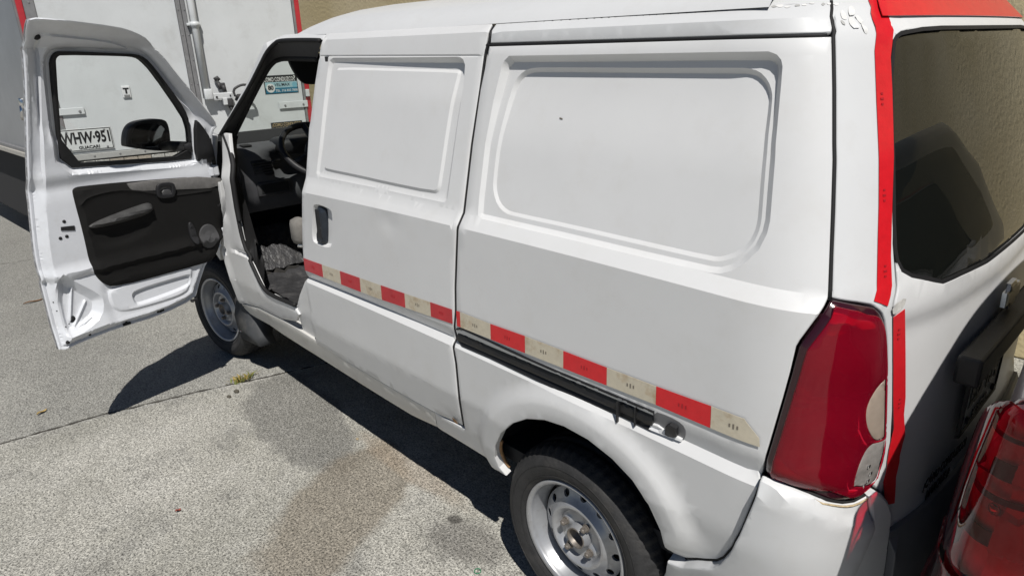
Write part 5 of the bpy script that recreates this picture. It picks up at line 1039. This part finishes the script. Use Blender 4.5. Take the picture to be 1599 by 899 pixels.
for s0_,h0_,a0_,a1_ in ((.72,.012,-.74,-.34),(.775,.022,-.72,-.50),(.885,.026,-.78,-.46),(.955,.010,-.76,-.36),(1.005,.030,-.62,-.40),(1.06,.008,-.70,-.34)):
    aa_=np.linspace(a0_,a1_,14); zz_=s0_+.18*(aa_+.68); ribbon('lamp_divider',np.vstack([np.stack([aa_,zz_-h0_/2],1),np.stack([aa_,zz_+h0_/2],1)[::-1]]),vm2,DK,clamp,.003,base=.020)
for a_,z_ in ((-.575,.955),(-.60,.765)):  # chrome studs added inside the lamp to give bright glints
    p=vm2(np.array([a_]),np.array([z_]),np.array([.016]))[0]; nn=N2(np.array([a_]),np.array([z_]))[0]; mb=MB(); mb.tube([p,p+nn*.004,p+nn*.009],[.011,.010,.003],12); mb.build('lamp_glint_stud',CHROME,clamp,True)
kz=lambda a: .80+.18*(a+.68)
up_=[(a,z) for a,z in dens(inset(lc,.010),.008) if z>kz(a)+.004]; lo_=[(a,z) for a,z in dens(inset(lc,.010),.008) if z<kz(a)-.004]
CR=glass_mat('deep_red_lens',(.85,.020,.05),.02,.0,(.24,.003,.012),.06); CR2=glass_mat('dark_red_lens',(.75,.014,.035),.02,.0,(.17,.003,.010),.08)
def ang(p): p=np.array(p); c=p.mean(0); return p[np.argsort(np.arctan2(p[:,1]-c[1],p[:,0]-c[0]))]
def rel(q): return .010*sst(dist(lc,q),.004,.022)
def hou(q):
    a_,z_=q[:,0],q[:,1]; s_=z_-.18*(a_+.68)
    steps=np.zeros(len(q))
    for zc,hh in ((.66,.012),(.74,-.012),(.86,.014),(.93,-.014),(.985,.016),(1.03,-.01)): steps+=hh*sst(s_,zc-.004,zc+.004)
    return .002+.6*steps+.012*sst(a_,-.56,-.55)
panel('lamp_reflector',inset(lc,.010),vm2,LH,clamp,step=.008,edge=0,flange=0,base=.001,hfun=hou)
panel('upper_red_lens',ang(up_),vm2,CR,clamp,step=.014,edge=.002,flange=.0,base=.026,hfun=rel)
panel('lower_red_lens',ang(lo_),vm2,CR2,clamp,step=.014,edge=.002,flange=.0,base=.028,hfun=rel)
gl=ccw(chaikin(np.array([(-1.05,1.50),(-1.0,1.42),(-.93,1.22),(-1.0,1.165),(2*A_MID+1.0,1.165),(2*A_MID+.93,1.20),(2*A_MID+1.0,1.42),(2*A_MID+1.05,1.50)]),2))
panel('rear_window',gl,vm2,TINT,car,step=.06,edge=.003,flange=.004,base=.004)
panel('side_window',chaikin(np.array([(-.25,1.18),(-.30,1.44),(-.1,1.50),(1.3,1.50),(1.9,1.18)]),1),vm2,TINT,car,step=.1,edge=.003,flange=.004,base=.004)
bq=np.array([(-.10,.50),(-.10,.30),(2*A_MID+.1,.30),(2*A_MID+.1,.50)])
panel('rear_bumper',bq,vm2,SIL,car,step=.06,edge=.006,flange=.03,base=.006)
for yy in (.68,-.76):
    for x in (-1.65,-4.1):
        M4=Matrix.Translation((x,yy,.30)); w=bpy.data.objects.new('car_wheel',None); link(w,car)
        lathe('tyre',[(.2,-.09),(.28,-.10),(.31,-.08),(.31,.08),(.28,.10),(.2,.09)],TYRE,w,M4,40); lathe('rim',[(.2,-.09),(.18,-.05),(0,-.06),(0,.06),(.18,.05),(.2,.09)],STEEL,w,M4,24)
mb=MB(); mb.box((-2.9,-.04,.36),(3.6,1.3,.2)); mb.build('underbody',INT,car)

# ================================================================== WALL, GROUND
ym=bpy.data.materials.new('yellow_stucco'); ym.use_nodes=True; n_=ym.node_tree.nodes; l_=ym.node_tree.links; b_=n_['Principled BSDF']; b_.inputs['Roughness'].default_value=.9
tc=n_.new('ShaderNodeTexCoord'); t1=n_.new('ShaderNodeTexNoise'); t1.inputs['Scale'].default_value=45; t1.inputs['Detail'].default_value=6; t2_=n_.new('ShaderNodeTexNoise'); t2_.inputs['Scale'].default_value=1.3; t2_.inputs['Detail'].default_value=5
mp_=n_.new('ShaderNodeMapping'); mp_.inputs['Scale'].default_value=(1.0,1.0,.8); l_.new(tc.outputs['Object'],mp_.inputs[0]); l_.new(mp_.outputs[0],t1.inputs['Vector']); l_.new(tc.outputs['Object'],t2_.inputs['Vector'])
cr=n_.new('ShaderNodeValToRGB'); cr.color_ramp.elements[0].position=.35; cr.color_ramp.elements[0].color=(.68,.57,.34,1); cr.color_ramp.elements[1].position=.7; cr.color_ramp.elements[1].color=(.80,.69,.46,1)
l_.new(t2_.outputs[0],cr.inputs[0]); l_.new(cr.outputs[0],b_.inputs['Base Color']); bp_=n_.new('ShaderNodeBump'); bp_.inputs['Strength'].default_value=.35; bp_.inputs['Distance'].default_value=.015; l_.new(t1.outputs[0],bp_.inputs['Height']); l_.new(bp_.outputs[0],b_.inputs['Normal'])
wl=MB(); wl.box((2.0,-2.35,2.0),(24,.20,4.0),.01); wo_=wl.build('stucco_wall',ym,None); wo_['label']='yellow rough stucco wall running along the far side of the van'; wo_['category']='wall'
# ground sheet with concrete slabs
def gnode():
    m=bpy.data.materials.new('worn_concrete'); m.use_nodes=True; n=m.node_tree.nodes; l=m.node_tree.links; b=n['Principled BSDF']; b.inputs['Roughness'].default_value=.92; b.inputs['Specular IOR Level'].default_value=.25
    g=n.new('ShaderNodeNewGeometry'); pos=g.outputs['Position']
    def noise(sc,det=5,ro=.6,dist_=0):
        t=n.new('ShaderNodeTexNoise'); t.inputs['Scale'].default_value=sc; t.inputs['Detail'].default_value=det; t.inputs['Roughness'].default_value=ro; t.inputs['Distortion'].default_value=dist_; l.new(pos,t.inputs['Vector']); return t.outputs[0]
    def ramp(x,a,b_,lo=0,hi=1):
        r=n.new('ShaderNodeMapRange'); r.interpolation_type='SMOOTHSTEP'; r.inputs[1].default_value=a; r.inputs[2].default_value=b_; r.inputs[3].default_value=lo; r.inputs[4].default_value=hi; l.new(x,r.inputs[0]); return r.outputs[0]
    def mix(f,a,c,mode='MIX'):
        x=n.new('ShaderNodeMix'); x.data_type='RGBA'; x.blend_type=mode
        if isinstance(f,(int,float)): x.inputs[0].default_value=f
        else: l.new(f,x.inputs[0])
        for s,v in ((6,a),(7,c)):
            if isinstance(v,tuple): x.inputs[s].default_value=(*v,1)
            else: l.new(v,x.inputs[s])
        return x.outputs[2]
    def math_(op,a,c=None):
        x=n.new('ShaderNodeMath'); x.operation=op; x.use_clamp=False
        for s,v in ((0,a),(1,c)):
            if v is None: continue
            if isinstance(v,(int,float)): x.inputs[s].default_value=v
            else: l.new(v,x.inputs[s])
        return x.outputs[0]
    def spot(cx,cy,rx,ry,rot,wob=.35,soft=.25,sc=4.5):
        mp=n.new('ShaderNodeMapping'); mp.vector_type='TEXTURE'; mp.inputs['Location'].default_value=(cx,cy,0); mp.inputs['Rotation'].default_value=(0,0,rot); mp.inputs['Scale'].default_value=(rx,ry,1); l.new(pos,mp.inputs[0])
        le=n.new('ShaderNodeVectorMath'); le.operation='LENGTH'; l.new(mp.outputs[0],le.inputs[0])
        d=math_('ADD',le.outputs['Value'],math_('MULTIPLY',math_('SUBTRACT',noise(sc,4),.5),wob*3))
        return ramp(d,1+soft,1-soft)
    big=ramp(noise(1.1,6,.6),.35,.68); base=mix(big,(.40,.39,.345),(.54,.525,.475))
    mid=ramp(noise(7,6,.7),.40,.66); base=mix(math_('MULTIPLY',mid,.35),base,(.54,.53,.49))
    wear=ramp(noise(2.6,7,.72,.6),.50,.66); base=mix(math_('MULTIPLY',wear,.45),base,(.24,.235,.22)); sc_=ramp(noise(14,6,.75,1.2),.58,.70); base=mix(math_('MULTIPLY',sc_,.35),base,(.20,.195,.18))
    # old dark film, oil and soil marks
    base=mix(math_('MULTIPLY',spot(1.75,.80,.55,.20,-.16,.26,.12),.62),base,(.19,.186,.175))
    base=mix(math_('MULTIPLY',spot(.99,1.00,.22,.42,.50,.32,.16),.66),base,(.27,.232,.18))
    base=mix(math_('MULTIPLY',spot(1.02,.66,.35,.06,.0,.30,.3),.45),base,(.38,.30,.22))
    base=mix(math_('MULTIPLY',spot(.48,.78,.16,.09,.2,.35,.35),.55),base,(.17,.16,.15))
    base=mix(math_('MULTIPLY',spot(.614,.733,.030,.022,.3,.12,.4,14),.75),base,(.07,.065,.06))
    base=mix(math_('MULTIPLY',spot(6.5,1.3,3.3,.8,.0,.4,.5,1.5),.55),base,(.17,.165,.155))
    base=mix(math_('MULTIPLY',spot(3.4,1.45,.9,.35,.1,.45,.5,3),.30),base,(.22,.215,.20))
    # the farther slab is older and greyer
    sx=n.new('ShaderNodeSeparateXYZ'); l.new(pos,sx.inputs[0]); side_=math_('SUBTRACT',math_('SUBTRACT',sx.outputs[0],math_('MULTIPLY',sx.outputs[1],.24)),2.10)
    base=mix(math_('MULTIPLY',ramp(side_,-.01,.01),.55),base,(.33,.327,.305))
    smooth_=ramp(side_,-.01,.01,1.0,.55)
    # pale worn strip along the joint
    js=math_('ABSOLUTE',math_('ADD',side_,math_('MULTIPLY',math_('SUBTRACT',noise(9,4),.5),.10))); base=mix(math_('MULTIPLY',math_('MULTIPLY',ramp(js,.05,.0),ramp(noise(3.1,3),.42,.6)),.6),base,(.56,.55,.515))
    # exposed aggregate: pits and pale grains
    v=n.new('ShaderNodeTexVoronoi'); v.inputs['Scale'].default_value=170; l.new(pos,v.inputs['Vector'])
    sepv=n.new('ShaderNodeSeparateColor'); l.new(v.outputs['Color'],sepv.inputs[0])
    grain=ramp(sepv.outputs[0],.0,1.0,.74,1.26)
    pit=ramp(noise(130,5,.8),.37,.48,.34,1.04); pit2=ramp(noise(26,5,.75,.3),.34,.44,.70,1.0)
    gr=n.new('ShaderNodeCombineColor'); gm_=math_('MULTIPLY',math_('MULTIPLY',grain,pit),pit2)
    for i in range(3): l.new(gm_,gr.inputs[i])
    base=mix(1.0,base,gr.outputs[0],'MULTIPLY')
    l.new(base,b.inputs['Base Color'])
    h=math_('ADD',math_('MULTIPLY',gm_,.6),math_('MULTIPLY',noise(150,3),.5)); bp=n.new('ShaderNodeBump'); bp.inputs['Strength'].default_value=.85; bp.inputs['Distance'].default_value=.006; l.new(h,bp.inputs['Height']); l.new(bp.outputs[0],b.inputs['Normal'])
    return m
GM=gnode()
SOIL=mat('joint_soil',(.05,.046,.04),.95,noise=(30,.3))
g0=obj('ground',[(-250,-250,-.028),(250,-250,-.028),(250,250,-.028),(-250,250,-.028)],[(0,1,2,3)],SOIL,None,False,kind='structure')
# slab outlines follow the joint seen running across the yard
jl=lambda y: np.interp(y,[-3,.688,1.073,1.483,1.884,4.0],[1.30,2.262,2.384,2.484,2.539,2.75])
YY=np.linspace(4.0,-2.25,220)
def slabp(fa,fb,name='concrete_slab'):
    A=np.array([(fa(y),y) for y in YY]); Bp=np.array([(fb(y),y) for y in YY]); n=len(A)
    wa=RNG.normal(0,.0035,n); A[:,0]+=wa; Bp[:,0]+=RNG.normal(0,.0035,n)
    V=[(x,y,0) for x,y in A]+[(x,y,0) for x,y in Bp]+[(x,y,-.03) for x,y in A]+[(x,y,-.03) for x,y in Bp]
    F=[(i,n+i,n+i+1,i+1) for i in range(n-1)]+[(i,i+1,2*n+i+1,2*n+i) for i in range(n-1)]+[(n+i,3*n+i,3*n+i+1,n+i+1) for i in range(n-1)]
    return obj(name,V,F,GM,g0,False)
for k in range(-4,6):
    slabp(lambda y,k=k:jl(y)+3.6*(k-1)+.011,lambda y,k=k:jl(y)+3.6*k-.011)
fl=MB()
for k in range(-4,6):
    w1=RNG.normal(0,.002,len(YY)); fl.strip([(jl(y)+3.6*k-.018,y,-.0045) for y in YY],[(jl(y)+3.6*k+.018,y,-.0045+.001*math.sin(9*y)) for y in YY])
fl.build('joint_filler',SOIL,g0)
far=MB()
for (x0,y0,x1,y1) in ((-60,4.01,60,60),(-60,-60,60,-2.26),(21.9,-2.25,60,4.0),(-60,-2.25,-15.2,4.0)): far.add([(x0,y0,-.003),(x1,y0,-.003),(x1,y1,-.003),(x0,y1,-.003)],[(0,1,2,3)])
far.build('concrete_yard',GM,g0)
# ------------------------------------------------------------------ small things on the ground
weed=thing('weed_tuft','small dry yellow weed growing from the concrete joint beside the front wheel','weed',(2.325,.825,0))
wm=[mat('dry_weed',(.34,.25,.07),.8,noise=(60,.3)),mat('green_weed',(.16,.18,.05),.8,noise=(60,.3))]
for k in range(2):
    mb=MB()
    for i in range(46):
        b=np.array([2.325+RNG.normal(0,.012),.825+RNG.normal(0,.030),0]); d=RNG.normal(0,1,3)*np.array([.016,.020,0]); hgt=RNG.uniform(.012,.032)
        s=RNG.normal(0,1,3)*.0025; s[2]=0; m1=b+d*.5+np.array([0,0,hgt*.7]); t1_=b+d*1.2+np.array([0,0,hgt])
        mb.add([b-s,b+s,m1+s,m1-s,t1_],[(0,1,2,3),(3,2,4)])
    mb.build('blades',wm[k],weed)
def leaf(x,y,ln,w,rot,m,label,name='dry_leaf',cat='leaf'):
    e=np.array([math.cos(rot),math.sin(rot),0]); g=np.array([-e[1],e[0],0]); V=[];
    for i,t in enumerate(np.linspace(-1,1,7)):
        ww=w*(1-t*t)**.7+.0008
        for s in (-1,0,1): V.append(np.array([x,y,.006])+e*t*ln/2+g*s*ww+np.array([0,0,.006*abs(s)+.004*math.sin(3*t)]))
    F=[(3*i+j,3*i+j+1,3*i+j+4,3*i+j+3) for i in range(6) for j in range(2)]
    o=obj(name,V,F,m,None,True); o['label']=label; o['category']=cat; return o
leaf(2.721,1.685,.060,.008,2.2,mat('straw_leaf',(.42,.30,.12),.8,noise=(40,.2)),'straw coloured dry leaf lying on the concrete left of the door shadow')
leaf(4.68,1.392,.13,.009,1.75,mat('brown_leaf',(.22,.12,.06),.8,noise=(40,.2)),'brown dry twig leaf lying behind the rear edge of the open door')
leaf(1.417,1.463,.022,.006,1.9,mat('red_leaf',(.30,.07,.05),.8,noise=(40,.2)),'tiny reddish leaf on the bare concrete at lower left')
for k,(x,y,r,lab) in enumerate(((2.215,.905,.014,'dark pebble lying beside the concrete joint near the weed'),(2.19,.955,.011,'smaller dark pebble lying further from the weed beside the concrete joint'),(1.36,.70,.007,'pale tan pebble on the dark stained concrete close to the sill shadow'))):
    bm=bmesh.new(); bmesh.ops.create_icosphere(bm,subdivisions=2,radius=r); V=[np.array([x,y,r*.45])+np.array(v.co)*np.array([1.2,.9,.6])*(1+.18*math.sin(7*v.co.x/r+k)*math.cos(5*v.co.y/r)) for v in bm.verts]; bm.verts.index_update(); F=[[v.index for v in f.verts] for f in bm.faces]; bm.free()
    o=obj('pebble',V,F,mat('dark_pebble',(.10,.09,.07),.9,noise=(90,.3)) if k<2 else mat('tan_pebble',(.40,.32,.2),.9,noise=(90,.2)),None,True); o['label']=lab; o['category']='pebble'
mb=MB(); mb.tube([(.349+.011*math.cos(t),.848+.011*math.sin(t),.0035) for t in np.linspace(0,2*math.pi,33)],.0016,6,False); o=mb.build('bottle_ring',mat('green_plastic',(.02,.22,.10),.4,noise=(50,.1)),None,True); o['label']='thin green plastic bottle ring lying on the concrete beside the rear wheel'; o['category']='plastic ring'
